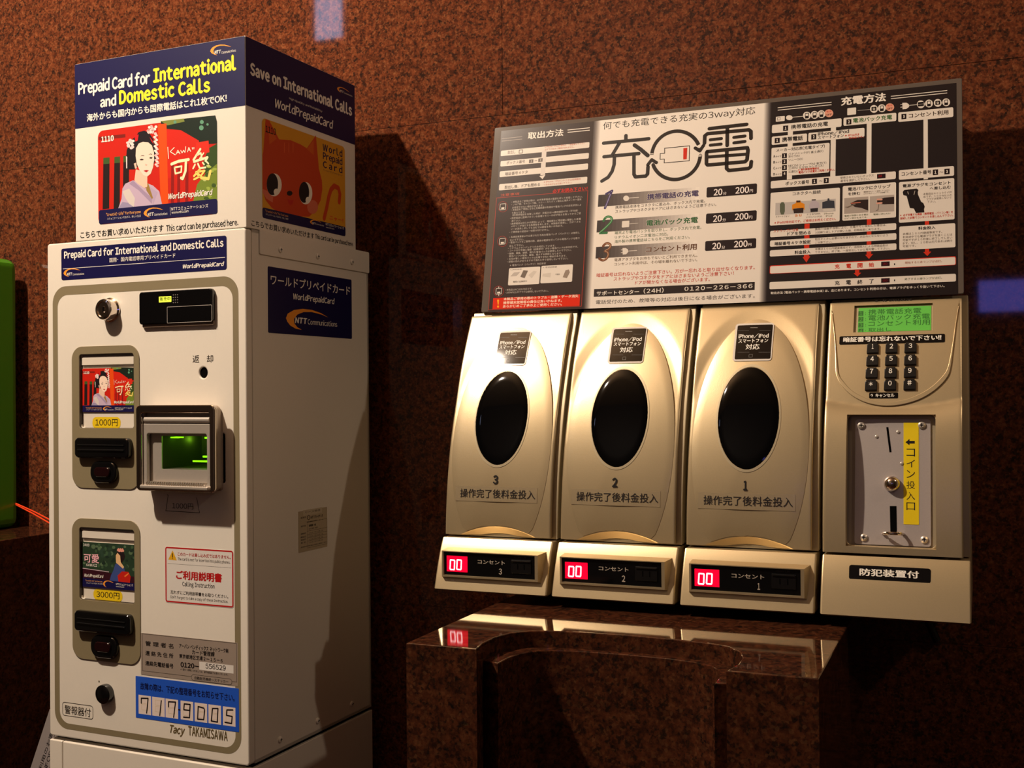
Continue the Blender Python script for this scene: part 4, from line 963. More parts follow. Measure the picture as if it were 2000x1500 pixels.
# crescent shaped raised line under the keypad
outer = [(150, 290), (172, 500), (190, 700), (196, 900), (202, 1050), (225, 1130), (270, 1205), (370, 1310), (500, 1390), (650, 1440), (820, 1460), (1000, 1445), (1200, 1390), (1370, 1300), (1500, 1190), (1570, 1100), (1598, 1030), (1620, 900), (1650, 650), (1680, 400), (1703, 200)]
inner = [(1696, 240), (1662, 450), (1625, 700), (1590, 900), (1555, 1020), (1500, 1100), (1400, 1200), (1270, 1290), (1100, 1365), (950, 1400), (820, 1412), (680, 1400), (540, 1350), (400, 1270), (300, 1165), (245, 1085), (228, 1000), (215, 850), (203, 700), (182, 480), (160, 320)]
b = MB(D4); b.plate([[D4.at('H', *q) for q in smooth_pts(outer)+smooth_pts(inner)]], -.001, .0016, bevel=.0006); b.build('crescent_trim', CHAMP, fc4)
# screen
z_ = (sz0+sz1)/2; SFr = Frame((0, prof(sz1)+.0035, sz1), (1, 0, 0), (0, prof(sz1)-prof(sz0), sz1-sz0))
b = MB(Frame((0, prof(z_)+.0045, 0), (1, 0, 0), (0, 0, 1)))
SQ = Frame((U4, prof(sz0)+.0030, sz0), (1, 0, 0), (0, prof(sz1)-prof(sz0), sz1-sz0)); hq = math.hypot(prof(sz1)-prof(sz0), sz1-sz0)
b = MB(SQ); b.box(sx0-.001, sx1+.001, -.001, hq+.001, -.003, -.0002); b.build('screen_back', CHAMP2, pt)
l0 = SQ.at('H', 470, 560); l1 = SQ.at('H', 1368, 235)
b = MB(SQ); b.box(l0[0], l1[0], SQ.at('H', 900, 543)[1], SQ.at('H', 900, 248)[1], -.0003, .0002); sc = b.build('lcd_screen', LCD, pt)
p = Print(SQ, base=.0003); p.crop('H'); GK = (44, 104, 40)
for i, (s, xe) in enumerate((('携帯電話充電', 1245), ('電池バック充電', 1350), ('コンセント利用', 1350), ('取出し', 880))):
    y = 348+62*i+ (0 if i == 0 else 10*i-2); h = 58 if i < 3 else 40
    p.box(480, y-50+2, 538, y+8, GK, 1); p.text('1234'[i], 492, y+2, 526, y, 40, (84, 176, 60), 2, bold=0)
    p.text(':', 560, y-4, 568, y-4, 28, GK, 2); p.text(s, 600, y-3, xe, y-24, h+8, GK, 2, bold=-.006)
p.build('screen_lettering', sc)
# lettering and keypad
p = Print(D4, base=.0001); p.crop('H'); p.text('S/N: 07015126', 682, 190, 1132, 170, 28, (30, 24, 20), 1, bold=.03); p.build('serial_lettering', fc4)
p = Print(D4, base=.0003); p.crop('H')
a = D4.at('H', 247, 660); c = D4.at('H', 1535, 625); top = D4.at('H', 890, 592)[1]; bot = D4.at('H', 890, 694)[1]
p.uvpoly(rr(a[0], bot, c[0], top, .0014, 3), LAB, 1); p.text('暗証番号は忘れないで下さい!!', 292, 682, 1492, 650, 62, WHT, 2, bold=.035); p.build('reminder_label', fc4)
p = Print(D4, base=.0003); p.crop('H'); a = D4.at('H', 610, 1325); c = D4.at('H', 962, 1325); top = D4.at('H', 785, 1292)[1]; bot = D4.at('H', 785, 1364)[1]
p.uvpoly(rr(a[0], bot, c[0], top, .0010, 3), LAB, 1); p.text('↑ キャンセル', 625, 1352, 918, 1350, 46, WHT, 2, bold=.03); p.build('cancel_label', fc4)
keys = '123456789*0#'
for i, ch in enumerate(keys):
    r_, c_ = divmod(i, 3); x = 655+[0, 228, 460][c_]-[0, 6, 14, 22][r_]*(1 if c_ == 0 else (.8 if c_ == 1 else .5)); y = [745, 895, 1045, 1195][r_]-[0, 3, 6][c_]*1.5
    u, z = D4.at('H', x, y+10); hwk = .0062
    b = MB(D4); b.plate([[(u-hwk*1.0, z-.0058), (u+hwk*1.0, z-.0058), (u+hwk*1.0, z+.0035), (u+hwk*.8, z+.0035), (u+hwk*.8, z+.0052), (u-hwk*.8, z+.0052), (u-hwk*.8, z+.0035), (u-hwk, z+.0035)]], 0, .0028, bevel=.0005)
    ky = b.build('key', BLACKP, pt)
    q = Print(D4, base=.0030); g, fs = glyphs(ch, .02); hh = .0052 if ch not in '*' else .0044; wd = .0036 if ch != '1' else .0019
    if ch in '*#': wd = .0044
    q.raw([(u-wd/2+wd*v[0], z-.0016+hh*v[1], v[2]) for v in g], fs, WHT, 0); q.build('key_figure', ky)
def ringpts(x0, y0, x1, y1, r, n=7, m=16):
    P = rr(x0, y0, x1, y1, r, n); out = []
    for i, p in enumerate(P):
        q = P[(i+1) % len(P)]; out.append(p)
        if math.hypot(q[0]-p[0], q[1]-p[1]) > .012: out += [(p[0]+(q[0]-p[0])*k/m, p[1]+(q[1]-p[1])*k/m) for k in range(1, m)]
    return out
b = MB(D4); b.plate([ringpts(hx0-.0012, hz0-.0012, hx1_+.0012, hz1+.0012, .0065), ringpts(hx0+.0004, hz0+.0004, hx1_-.0004, hz1-.0004, .0055)], -.003, .0012, bevel=.0005)
b.build('recess_rim', CHAMP, fc4)
# coin mechanism in its recess
zc0, zc1 = hz0, hz1; CP = Frame((U4, prof(zc0)+.0050, zc0), (1, 0, 0), (0, prof(zc1)-prof(zc0), zc1-zc0)); hc = math.hypot(prof(zc1)-prof(zc0), zc1-zc0)
b = MB(CP); b.box(hx0-.001, hx1_+.001, -.002, hc+.002, -.0035, -.0012); b.build('recess_back', CHAMP2, pt)
a = CP.at('co', 262, 945); c = CP.at('co', 752, 130); e = CP.at('co', 770, 960)
b = MB(CP); b.plate([rr(a[0], (a[1]+e[1])/2, (c[0]+e[0])/2, c[1], .003)], -.0012, .0005, bevel=.0003); cpl = b.build('coin_plate', STEEL, pt)
for x, y in ((308, 172), (702, 170), (325, 900), (718, 915)): screw(CP, 'co', x, y, .0040, cpl, SATIN, .0005)
for x, y in ((407, 243), (547, 213), (572, 418)):
    u, v = CP.at('co', x, y); b = MB(CP); b.lathe(u, v, [(.0019, .0005), (.0016, .0014), (.0006, .0018)], 14); b.build('rivet', SATIN, cpl)
p = Print(CP, base=.0006); p.crop('co'); p.poly([(470, 182), (484, 181), (505, 344), (491, 346)], DARKV, 0); p.build('coin_slot', cpl)
p = Print(CP, base=.0006); p.crop('co'); p.poly([(493, 695), (537, 695), (540, 866), (497, 866)], DARKV, 0); p.build('return_slot', cpl)
u, v = CP.at('co', 508, 552); b = MB(CP); b.lathe(u, v, [(.0082, .0005), (.0084, .003), (.0078, .0065), (.006, .0090), (.0034, .0104), (.0008, .0108)], 28); b.build('release_button', CHROME, cpl)
u, v = CP.at('co', 517, 872); b = MB(CP); b.tube([(u-.0100*math.cos(q), v-.001-.0, .0012+.0125*math.sin(q)) for q in linsp(0, math.pi, 17)], .0017, 10); b.build('coin_hook', CHROME, cpl)
def f(p):
    p.fr = CP; p.poly([(595, 280), (622, 258), (622, 271), (656, 271), (656, 289), (622, 289), (622, 300)], BLK, 1)
    for i, ch in enumerate('コイン投入口'):
        y = [372, 443, 512, 583, 655, 722][i]; p.text(ch, 602, y, 658, y, 50, BLK, 2, bold=0)
sticker('coin_label', CP, 'co', 583, 153, 683, 817, (224, 196, 20), .0003, th=.0008, parent=cpl, fn=f)
lower(pt, U4-.0006, U4+.1455)
PLF = Frame((0, 1.2265, CZ-.1742), (1, 0, 0), (0, 1.2265-1.2020, -.1742+.2325))
PLF = Frame((0, 1.2195, CZ-.186), (1, 0, 0), (0, 1.2195-1.2035, -.186+.2280))
p = Print(PLF, base=.0004); p.crop('co')
a = p.at(228, 1120); c = p.at(760, 1150); top = p.at(494, 1090)[1]; bot = p.at(494, 1186)[1]
p.uvpoly(rr(a[0], bot, c[0], top, .0025, 4), LAB, 1); p.text('防犯装置付', 295, 1145, 683, 1171, 48, WHT, 3, bold=.03); p.build('security_label', pt)
b = MB(); b.tube([(U4+.085, -YW+.012, CZ-.23), (U4+.085, -YW+.010, CZ-.245), (U4+.092, -YW+.006, CZ-.262), (U4+.101, -YW+.004, CZ-.29)], .004) if False else None
b = MB(Frame((0, 0, 0), (1, 0, 0), (0, 1, 0))); b.tube([(U4+.083, YW-.012, CZ-.233), (U4+.086, YW-.010, CZ-.250), (U4+.096, YW-.007, CZ-.272), (U4+.106, YW-.003, CZ-.297)], .0045, 10); b.build('power_cable', BLACKP, pt)
# ================================================================== INSTRUCTION BOARD above the charging units
SX0, SX1 = -.5885, -.0135
yt, zt, yb, zb = 1.365, CZ+.3510, 1.3160, CZ+.1035
SG = Frame((SX0, yb, zb), (1, 0, 0), (0, yt-yb, zt-zb)); SHH = math.hypot(yt-yb, zt-zb); SW = SX1-SX0
sg = thing('instruction_board', 'wide laminated charging instruction board in black and white above the charging units', 'sign', (SX0+SW/2, YW, zb))
b = MB(SG); b.plate([rr(0, 0, SW, SHH, .002)], -.003, 0, bevel=.0006); b.build('acrylic_sheet', ACRYL, sg)
b = MB(Frame((0, 0, 0), (0, 1, 0), (0, 0, 1))); b.plate([[(yt+.004, zt-.02), (YW-.0005, zt-.02), (YW-.0005, zb+.02), (yb+.010, zb+.03)]], SX0+.03, SX1-.03); b.build('mounting_block', mat('foam_block', (70, 62, 56), .8), sg)
DP = (58, 46, 42); PW = (214, 204, 192); WT = (222, 212, 200); DB = (34, 27, 27); RD = (190, 52, 30); GN = (40, 96, 44); BR = (96, 62, 36)
u_l = SG.at('P', 968, 450)[0]; u_m0 = SG.at('P', 1157, 400)[0]; u_m1 = SG.at('P', 1494, 400)[0]; u_r = SG.at('P', 1872, 300)[0]
v0, v1 = SG.at('P', 1300, 597)[1], SG.at('P', 1300, 222)[1]
def area(p, a, c, col, L=0): p.raw([(a, v0), (c, v0), (c, v1), (a, v1)], [(0, 1, 2, 3)], col, L)
p = Print(SG, base=.0002, rough=.2); u_l = .010
area(p, u_l, u_m0-.004, DP)
p.crop('A'); p.text('取出方法', 680, 392, 1202, 345, 105, WT, bold=.03)
for y in (0, 35): p.line([(1265, 254+y), (1590, 224+y)], .0010, WT, 1, cap=False, level=True); p.line([(300, 385+y), (600, 352+y)], .0008, (140, 128, 118), 1, cap=False, level=True)
for q in ((290, 560, 1582, 514), (286, 712, 1574, 672), (274, 862, 1562, 832), (265, 1050, 1550, 1033)): p.box(*q, PW, 1.5, r=.0014)
p.box(890, 560, 935, 912, (206, 196, 186), 2); p.poly([(850, 930), (942, 912), (898, 975)], PW, 2.2)
p.text('取出し', 385, 612, 500, 600, 52, (110, 100, 92)); p.frame(553, 545, 608, 597, .0010, (110, 100, 92), 3)
GT = (96, 84, 76); RS = (186, 96, 76)
p.text('※iPhone/iPodの場合は、一度抜差して下さい', 930, 520, 1520, 462, 26, RS, bold=0); p.text('必ず下の段まで電話が切れません。', 930, 556, 1362, 514, 26, RS, bold=0)
p.text('ボックス番号', 370, 762, 640, 738, 46, GT); 
for x, y, ch in ((732, 712, '1'), (868, 695, '3')): p.box(x-30, y-22, x+30, y+24, GT, 2.2); p.text(ch, x-8, y+16, x+8, y+15, 30, PW, 3.2, bold=.03)
p.line([(785, 708), (815, 704)], .0008, GT, 2); p.text('暗証番号４ケタ', 350, 925, 680, 892, 48, GT)
p.text('取出し後、ドアを閉める', 340, 1122, 860, 1074, 48, (70, 60, 54)); p.text('※iPhone/iPodコネクタは両側面を', 915, 1035, 1460, 985, 30, RS, bold=0); p.text('つまみながらお引抜いて下さい。', 915, 1073, 1330, 1035, 28, RS, bold=0)
p.text('必ずお読み下さい！', 1045, 1190, 1555, 1130, 58, (196, 46, 36), bold=.03); p.text('注意事項', 280, 1240, 560, 1200, 40, (170, 80, 60), bold=.02)
p.crop('B'); rl = .0006
fa = p.at(185, 180); fb = p.at(1225, 1368); p.frame(185, 40, 1225, 1366, rl, (170, 56, 42), 1)
for i, (s, x0, y0, x1, y1) in enumerate([('・本製品をご使用の際は、必ず携帯電話の電源を切って充電して下さい。', 370, 108, 1235, 35), ('・ノキア製、モトローラ製、ソニー・エリクソン製など海外メーカー端末', 370, 142, 1224, 66), ('は使用できない場合があります。', 378, 176, 760, 142),
    ('・本製品をご使用になると充電容量は各端末や電池パックの劣化状況によ', 365, 208, 1220, 132), ('り異なります。', 375, 240, 540, 226), ('(例)携帯電話を充電した場合：充電20分→連続通話40分（平均値）', 378, 272, 1180, 202), ('・携帯電話に登録されている各種メモリーは必ず控えを取ってからご使', 352, 308, 1215, 236),
    ('用下さい。', 370, 340, 482, 328), ('・携帯電話は何らかの原因によって、電話帳など電話機に登録した各種', 352, 378, 1214, 304), ('メモリーが消えする危険性を有します。本製品を使用し、万が一メモ', 362, 410, 1212, 336), ('リーが消失しましても当社では責任を負いかねます。', 362, 442, 1000, 386), ('・ご使用後の返金は一切受け付けません。', 342, 478, 830, 436),
    ('・各通信事業者より公表された不具合電池パック（バッテリ）は使用し', 342, 540, 1202, 470), ('ないで下さい。', 350, 572, 520, 558), ('・電池パックをご使用の際、端末の電源を切ってから電池パックを取り', 338, 606, 1200, 538), ('出して下さい。', 345, 642, 520, 627), ('・リチウムイオンバッテリのみ対応しています。', 328, 676, 905, 630),
    ('・コード付や平面に電極（金属部分）がない電池パックは非対応です。', 326, 708, 1182, 642), ('・破損、異臭、破損、濡れた電池パックは使用しないで下さい。', 324, 742, 1100, 682), ('電池パックが発熱、破裂、発火する原因となります。', 338, 774, 985, 722), ('・劣化が著しい電池パックは充電できない場合があります。', 318, 808, 1040, 752),
    ('・感電の恐れがありますので濡れた手で使用しないで下さい。', 316, 840, 1060, 786), ('※電池パック（バッテリ）対応形状', 350, 880, 790, 850), ('・本製品はAC100V対応です。', 292, 1180, 625, 1160), ('・100W以上のプラグは使用しないで下さい。', 290, 1212, 818, 1186)]): p.text(s, x0, y0, x1, y1, 25, (186, 176, 166), 2, bold=0)
for x, y in ((264, 150), (258, 572), (214, 1180)): p.ell(x, y, 62, 66, (140, 48, 38), 1); p.ell(x, y, 56, 60, DP, 1.5); p.frame(x-34, y-36, x+34, y+36, .0007, PW, 2, r=.001); p.box(x-18, y+8, x+18, y+26, PW, 2)
p.line([(214, 1140), (214, 1125)], .0008, PW, 2); p.line([(214, 1216), (214, 1236)], .0008, PW, 2)
for q in ((341, 900, 708, 1092), (735, 872, 1108, 1066)): p.box(*q, PW, 2, r=.0016)
for pts, c in (([(355, 1000), (430, 995), (478, 945), (400, 952)], (176, 166, 156)), ([(478, 1005), (530, 1022), (572, 930), (515, 925)], (110, 98, 88)), ([(575, 985), (615, 1022), (680, 940), (640, 930)], (196, 186, 174)), ([(745, 1000), (845, 1012), (852, 955), (752, 968)], (196, 186, 174)), ([(995, 1010), (1045, 1022), (1082, 950), (1070, 915), (1030, 925)], (140, 124, 110))): p.poly(pts, c, 3)
p.text('◯対応形状', 355, 932, 495, 918, 22, (100, 90, 84), 4, bold=0); p.text('×非対応形状', 755, 905, 925, 890, 22, (100, 90, 84), 4, bold=0); p.text('電極が金属部分', 388, 1080, 560, 1066, 22, (100, 90, 84), 4, bold=0); p.text('平面状', 905, 988, 960, 982, 20, (100, 90, 84), 4, bold=0)
p.box(147, 1265, 1200, 1358, (206, 42, 18), 2)
for s, x0, y0, x1, y1 in (('本製品ご使用の際のトラブル・盗難・データ消失', 272, 1300, 1186, 1252), ('携帯端末故障等の責任は負いかねます。', 268, 1345, 985, 1308), ('あらかじめご了承の上ご使用ください。', 264, 1388, 985, 1352)): p.text(s, x0, y0, x1, y1, 36, (240, 214, 190), 3, bold=.02)
p.poly([(195, 1285), (218, 1283), (212, 1345), (202, 1346)], (250, 170, 30), 3); p.ell(206, 1368, 11, 14, (250, 170, 30), 3, 14)
p.build('removal_panel', sg)
# ---- middle panel
p = Print(SG, base=.0002, rough=.25)
n_ = 8
for i in range(n_):
    t = (i+.5)/n_; c = tuple(int(DP[j]*(1-t)+WT[j]*t) for j in range(3)); a = u_m0-.004+.009*i/n_; p.raw([(a, v0), (a+.009/n_, v0), (a+.009/n_, v1), (a, v1)], [(0, 1, 2, 3)], c, 0)
    c = tuple(int(WT[j]*(1-t)+DB[j]*t) for j in range(3)); a = u_m1-.004+.009*i/n_; p.raw([(a, v0), (a+.009/n_, v0), (a+.009/n_, v1), (a, v1)], [(0, 1, 2, 3)], c, 0)
area(p, u_m0+.005, u_m1-.004, WT)
p.crop('Cc'); INK = (40, 32, 28)
p.text('何でも充電できる充実の3way対応', 250, 398, 1815, 240, 88, INK, 2, bold=-.001)
T = .0046
def st(*pts, t=T, c=INK, L=2): p.line(list(pts), t, c, L)
st((487, 447), (487, 495)); st((258, 525), (722, 480)); st((425, 515), (345, 650)); st((262, 664), (620, 632)); st((575, 545), (640, 590), (712, 652), t=.0050)
st((370, 650), (366, 745), (345, 815), (305, 875), (240, 915)); st((570, 645), (570, 845), (585, 872), (690, 864), (710, 842), (714, 768))
def circ(a0, a1, n=26): return [(1002+250*math.cos(math.radians(a0+(a1-a0)*i/n)), 650-248*math.sin(math.radians(a0+(a1-a0)*i/n))-.06*250*math.cos(math.radians(a0+(a1-a0)*i/n))) for i in range(n+1)]
p.line(circ(176, 22), T, INK, 2, cap=False); p.line(circ(-4, -160), T, INK, 2, cap=True)
for x, y in ((755, 640), (1248, 652)):
    for k in range(2): p.line([(x-18, y+k*12-5), (x+18, y+k*12-7)], .0008, WT, 3, cap=False)
st((1200, 575), (1247, 605), (1285, 548), t=.0042); p.poly([(1190, 570), (1247, 612), (1298, 548), (1262, 558), (1245, 575)], INK, 2.5)
st((712, 748), (752, 695), (800, 725), t=.0042); p.poly([(705, 752), (752, 684), (810, 722), (770, 712), (752, 716)], INK, 2.5)
p.line([(885, 577), (1142, 552), (1138, 706), (880, 728), (882, 688), (838, 691), (840, 632), (885, 629), (885, 577)], .0009, INK, 2)
p.poly([(1078, 577), (1118, 573), (1112, 690), (1076, 693)], (196, 40, 18), 3)
st((1345, 376), (1728, 332)); st((1295, 525), (1298, 450), (1325, 428), (1750, 388), (1772, 405), (1773, 475)); st((1530, 360), (1528, 548))
for q in (((1355, 490), (1468, 478)), ((1355, 546), (1465, 535)), ((1597, 466), (1710, 452)), ((1598, 522), (1710, 508))): st(*q, t=.0040)
st((1322, 612), (1735, 572), (1742, 600), (1732, 695), (1712, 716), (1328, 750), (1315, 735), (1316, 625), (1322, 612)); st((1320, 668), (1732, 638), t=.0040); st((1525, 595), (1522, 785), (1545, 806), (1745, 786), (1770, 768), (1776, 715))
p.crop('D')
def row(y0, y1, ym, title, tx0, ty0, tx1, ty1, tcol, digit, dcol, bx0, by0, bx1, by1, dy):
    p.vgrad(*y0, *y1, (52, 42, 40), (228, 218, 206), 26, 1)
    p.text(title, tx0-4, ty0+3, tx1+4, ty1+3, 69, (196, 182, 176), 2, bold=.045); p.text(title, tx0, ty0, tx1, ty1, 62, tcol, 3, bold=.026)
    p.box(bx0, by0, bx1, by1, (38, 28, 28), 1, r=.0018)
    p.text('20', bx0+70, 222+dy, bx0+160, 217+dy, 68, (232, 220, 214), 3, bold=.03); p.text('分', bx0+167, 217+dy, bx0+203, 214+dy, 32, (232, 220, 214), 3, bold=.01)
    p.text('200', bx0+294, 203+dy, bx0+434, 194+dy, 68, (232, 220, 214), 3, bold=.03); p.text('円', bx0+440, 190+dy, bx0+474, 187+dy, 31, (232, 220, 214), 3, bold=.01)
row((205, 216), (1240, 260), 0, '携帯電話の充電', 705, 262, 1234, 232, (52, 40, 84), '1', 0, 1318, 137, 1833, 204, 0)
row((192, 478), (1232, 532), 0, '電池パック充電', 697, 535, 1226, 502, (36, 92, 46), '2', 0, 1312, 408, 1830, 478, 272)
row((181, 750), (1218, 810), 0, 'コンセント利用', 692, 808, 1214, 778, (92, 58, 34), '3', 0, 1303, 690, 1825, 762, 554)
p.line([(285, 205), (345, 172), (335, 195), (272, 350)], .0030, (60, 48, 92), 2.6); p.line([(340, 180), (275, 345)], .0008, (150, 140, 170), 2.8)
p.line(smooth_pts([(258, 482), (275, 452), (305, 438), (338, 450), (338, 485), (300, 530), (250, 578), (214, 606)])+[(250, 606), (290, 604)], .0030, (44, 104, 56), 2.6); p.line(smooth_pts([(280, 450), (305, 440), (338, 452), (337, 485), (298, 530), (216, 604)]), .0008, (120, 170, 120), 2.8)
p.line(smooth_pts([(252, 742), (275, 718), (303, 712), (328, 728), (322, 760), (295, 784), (268, 792), (298, 802), (306, 830), (290, 866), (250, 888), (212, 870)]), .0030, (112, 66, 36), 2.6); p.line(smooth_pts([(280, 718), (303, 714), (326, 730), (320, 758), (270, 791), (297, 803), (304, 830), (288, 864), (250, 886)]), .0008, (180, 140, 110), 2.8)
p.ell(490, 250, 30, 28, PW, 2); p.line([(520, 247), (620, 240)], .0007, PW, 2); p.box(448, 484, 520, 546, PW, 2, r=.001); p.line([(525, 512), (612, 505)], .0005, PW, 2)
p.poly([(452, 762), (485, 760), (508, 775), (512, 800), (490, 825), (455, 828)], PW, 2); p.line([(438, 780), (455, 779)], .0007, PW, 2); p.line([(438, 808), (455, 807)], .0007, PW, 2); p.line([(512, 792), (600, 786)], .0007, PW, 2)
for s, x0, y0, x1, y1, c in (('携帯電話本体をコネクタに差込み、ボックス内で充電。', 378, 358, 1300, 297, INK), ('ストラップやコネクタをドアにはさまないようご注意下さい。', 378, 402, 1415, 330, INK), ('端末より電池パックを取り外し、ボックス内で充電。', 372, 620, 1262, 566, (50, 84, 46)), ('リチウムイオン二次電池に対応。', 372, 668, 920, 634, (50, 84, 46)), ('海外製の携帯電話はこちらをご利用ください。', 370, 712, 1145, 664, (50, 84, 46)),
    ('電源アダプタをお持ちでないとご利用できません。', 368, 902, 1220, 850, (84, 60, 34)), ('コンセント利用中は、その場を離れないで下さい。', 368, 946, 1220, 896, (84, 60, 34))): p.text(s, x0, y0, x1, y1, 33, c, 2, bold=.004)
for s, x0, y0, x1, y1 in (('暗証番号は忘れないようご注意下さい。万が一忘れると取り出せなくなります。', 185, 1068, 1812, 972), ('ストラップやコネクタをドアにはさまないようご注意下さい！', 360, 1105, 1595, 1033), ('ドアが開かなくなる場合がございます。', 580, 1142, 1350, 1098)): p.text(s, x0, y0, x1, y1, 40, RD, 2, bold=.008)
p.box(160, 1184, 1810, 1192, (42, 33, 31), 1.2); p.text('サポートセンター', 185, 1252, 622, 1228, 44, WT, 3, bold=.02); p.text('(24H)', 668, 1232, 874, 1222, 56, WT, 3, bold=.02, space=1.15); p.text('0120-226-366', 1088, 1205, 1788, 1168, 42, WT, 3, bold=.02, space=1.3)
p.text('電話受付のため、故障等の対応は後日になる場合がございます。', 178, 1345, 1812, 1266, 42, INK, 2, bold=0)
p.build('centre_panel', sg)
# ---- right panel
p = Print(SG, base=.0002, step=.00005, rough=.25); area(p, u_m1+.005, SW-.006, DB)
p.crop('E'); p.text('充電方法', 762, 285, 1203, 240, 86, WT, 3, bold=.04)
for y in (0, 24): p.line([(145, 302+y), (670, 250+y)], .0008, WT, 1, cap=False, level=True); p.line([(1250, 190+y), (1800, 136+y)], .0008, WT, 1, cap=False, level=True)
p.box(128, 392, 213, 432, PW, 2, r=.0008); p.frame(142, 398, 170, 424, .0004, DB, 3); p.ell(258, 400, 32, 24, PW, 2); p.line([(285, 396), (395, 386)], .0006, PW, 1)
p.box(825, 308, 910, 368, PW, 2, r=.0008); p.line([(925, 330), (1050, 320)], .0003, PW, 1); p.poly([(1362, 256), (1400, 254), (1425, 268), (1428, 295), (1400, 315), (1365, 318)], PW, 2); p.line([(1345, 272), (1365, 270)], .0006, PW, 2); p.line([(1345, 298), (1365, 296)], .0006, PW, 2); p.line([(1428, 280), (1505, 272)], .0006, PW, 1)
for i, (x, y) in enumerate(((430, 380), (505, 373), (572, 366), (1085, 315), (1162, 308), (1542, 270), (1622, 262), (1708, 256), (1790, 250))):
    p.ell(x, y, 38, 38, PW, 2.2); c = (30, 24, 24)
    if i in (3, 7): p.box(x-24, y-18, x+24, y+16, c, 3, r=.0006); p.ell(x, y, 11, 11, PW, 4, 16); p.ell(x, y, 6, 6, c, 5, 12)
    elif i == 5: p.box(x-30, y-20, x+30, y-6, c, 3); p.box(x-30, y+2, x+30, y+16, c, 3)
    else: p.box(x-18, y-24, x+18, y+26, c, 3, r=.0006); p.box(x-12, y-18, x+12, y+2, PW, 4)
for x, y in ((645, 357), (1240, 298)): p.ell(x, y, 42, 38, (212, 150, 126), 2.4); p.text('電源', x-24, y-6, x+24, y-10, 18, RD, 3, bold=0); p.text('OFF', x-30, y+26, x+28, y+22, 20, (90, 50, 40), 3, bold=.03)
for q in ((245, 500, 284, 1000), (665, 470, 708, 975), (1015, 440, 1058, 1000), (1568, 400, 1612, 1000)): p.box(*q, PW, .6)
def wb_(x0, y0, x1, y1, k2=None, L=1.5, c=PW): p.box(x0, y0, x1, y1, c, L, r=.0016, k2=k2)
def sq(x, y, s, r=24): p.box(x-r, y-r+1, x+r, y+r-1, (30, 20, 22), 3); p.text(s, x-r*.35, y+r*.6, x+r*.35, y+r*.6, r*1.2, WT, 4, bold=.06)
wb_(90, 472, 768, 488); wb_(788, 402, 1303, 432); wb_(1322, 350, 1860, 392); wb_(88, 586, 430, 636); wb_(445, 550, 992, 586); wb_(85, 696, 648, 934); wb_(78, 1020, 1298, 998); wb_(1328, 914, 1867, 966)
tl = (30, 24, 24)
sq(222, 503, '1'); p.text('携帯電話の充電', 275, 515, 636, 480, 44, tl, 3, bold=.02); sq(840, 441, '2'); p.text('電池パック充電', 880, 450, 1262, 418, 46, (40, 92, 36), 3, bold=.02); sq(1377, 389, '3'); p.text('コンセント利用', 1425, 402, 1812, 372, 46, (56, 40, 30), 3, bold=.02)
sq(140, 623, '1'); p.text('携帯電話', 187, 638, 390, 620, 46, tl, 3, bold=.03); sq(497, 587, '2'); p.text('iPhone/iPod', 535, 580, 842, 552, 40, tl, 3, bold=.03); p.text('スマートフォン', 537, 613, 790, 590, 32, tl, 3, bold=.02); p.text('※iPadは', 800, 586, 943, 574, 22, RD, 3, bold=.02); p.text('非対応です。', 838, 608, 985, 596, 20, RD, 3, bold=.02)
p.text('メーカー対応表(充電タイプ)', 130, 738, 605, 694, 34, tl, 3)
for i, (a, s1, s2) in enumerate((('A', 'パナソニック(P) 富士通(F)', '京セラ(K)'), ('B', 'ソニー(SO)', ''), ('C', 'NEC(N) シャープ(N) 東芝(T)', '三洋(S) 日立98 カシオ(CA)'), ('D', '三菱(D)', ''))):
    y = 790+58*i; p.text(a, 102, y, 120, y-1, 24, tl, 3, bold=.04); p.text('タイプ', 124, y-2, 180, y-6, 16, tl, 3); sq(211, y-18, '1234'[i], 23)
    w = (340, 140, 370, 90)[i]; p.text(s1, 250, y-22, 250+w, y-22-w*.088, 24, tl, 3, bold=0)
    if s2: w = (110, 0, 342, 0)[i]; p.text(s2, 250, y+2, 250+w, y+2-w*.09, 22, tl, 3, bold=0)
p.text('※海外製携帯電話は', 345, 922, 550, 903, 22, RD, 4, bold=.02); p.text('電池パック充電をご利用ください。', 348, 950, 700, 915, 24, RD, 4, bold=.02)
p.text('ボックス番号', 220, 1062, 452, 1045, 36, tl, 3, bold=.02); sq(504, 1022, '1'); p.text('〜', 550, 1025, 582, 1021, 10, tl, 3, bold=.03); sq(619, 1014, '3')
p.text('使用されていないボックス', 755, 1000, 1082, 976, 24, (90, 80, 70), 3, bold=0); p.text('番号を選択して下さい。', 757, 1032, 1045, 1008, 24, (90, 80, 70), 3, bold=0); p.box(1115, 952, 1198, 990, (34, 18, 20), 3); p.text('00', 1130, 983, 1162, 981, 22, (160, 20, 30), 4)
p.text('コンセント番号', 1355, 972, 1645, 946, 38, tl, 3, bold=.02); sq(1685, 933, '1', 26); p.text('〜', 1724, 938, 1760, 934, 10, tl, 3, bold=.03); sq(1798, 926, '3', 26)
p.crop('Fc'); ar = (196, 50, 30)
wb_(88, 270, 865, 590); p.text('コネクタへ接続', 335, 304, 652, 276, 40, tl, 3, bold=.01); p.box(143, 385, 820, 478, (176, 168, 162), 2)
p.poly([(192, 400), (210, 375), (235, 375), (248, 400), (248, 480), (235, 515), (205, 515), (192, 480)], (84, 90, 72), 3)
p.poly([(375, 360), (425, 358), (430, 378), (470, 395), (470, 465), (445, 440), (360, 445), (330, 470), (330, 405), (372, 385)], (206, 126, 26), 3); p.poly([(340, 450), (460, 438), (455, 495), (350, 500)], (50, 36, 32), 3.4); p.poly([(378, 358), (422, 356), (422, 378), (378, 380)], (60, 40, 30), 3.6)
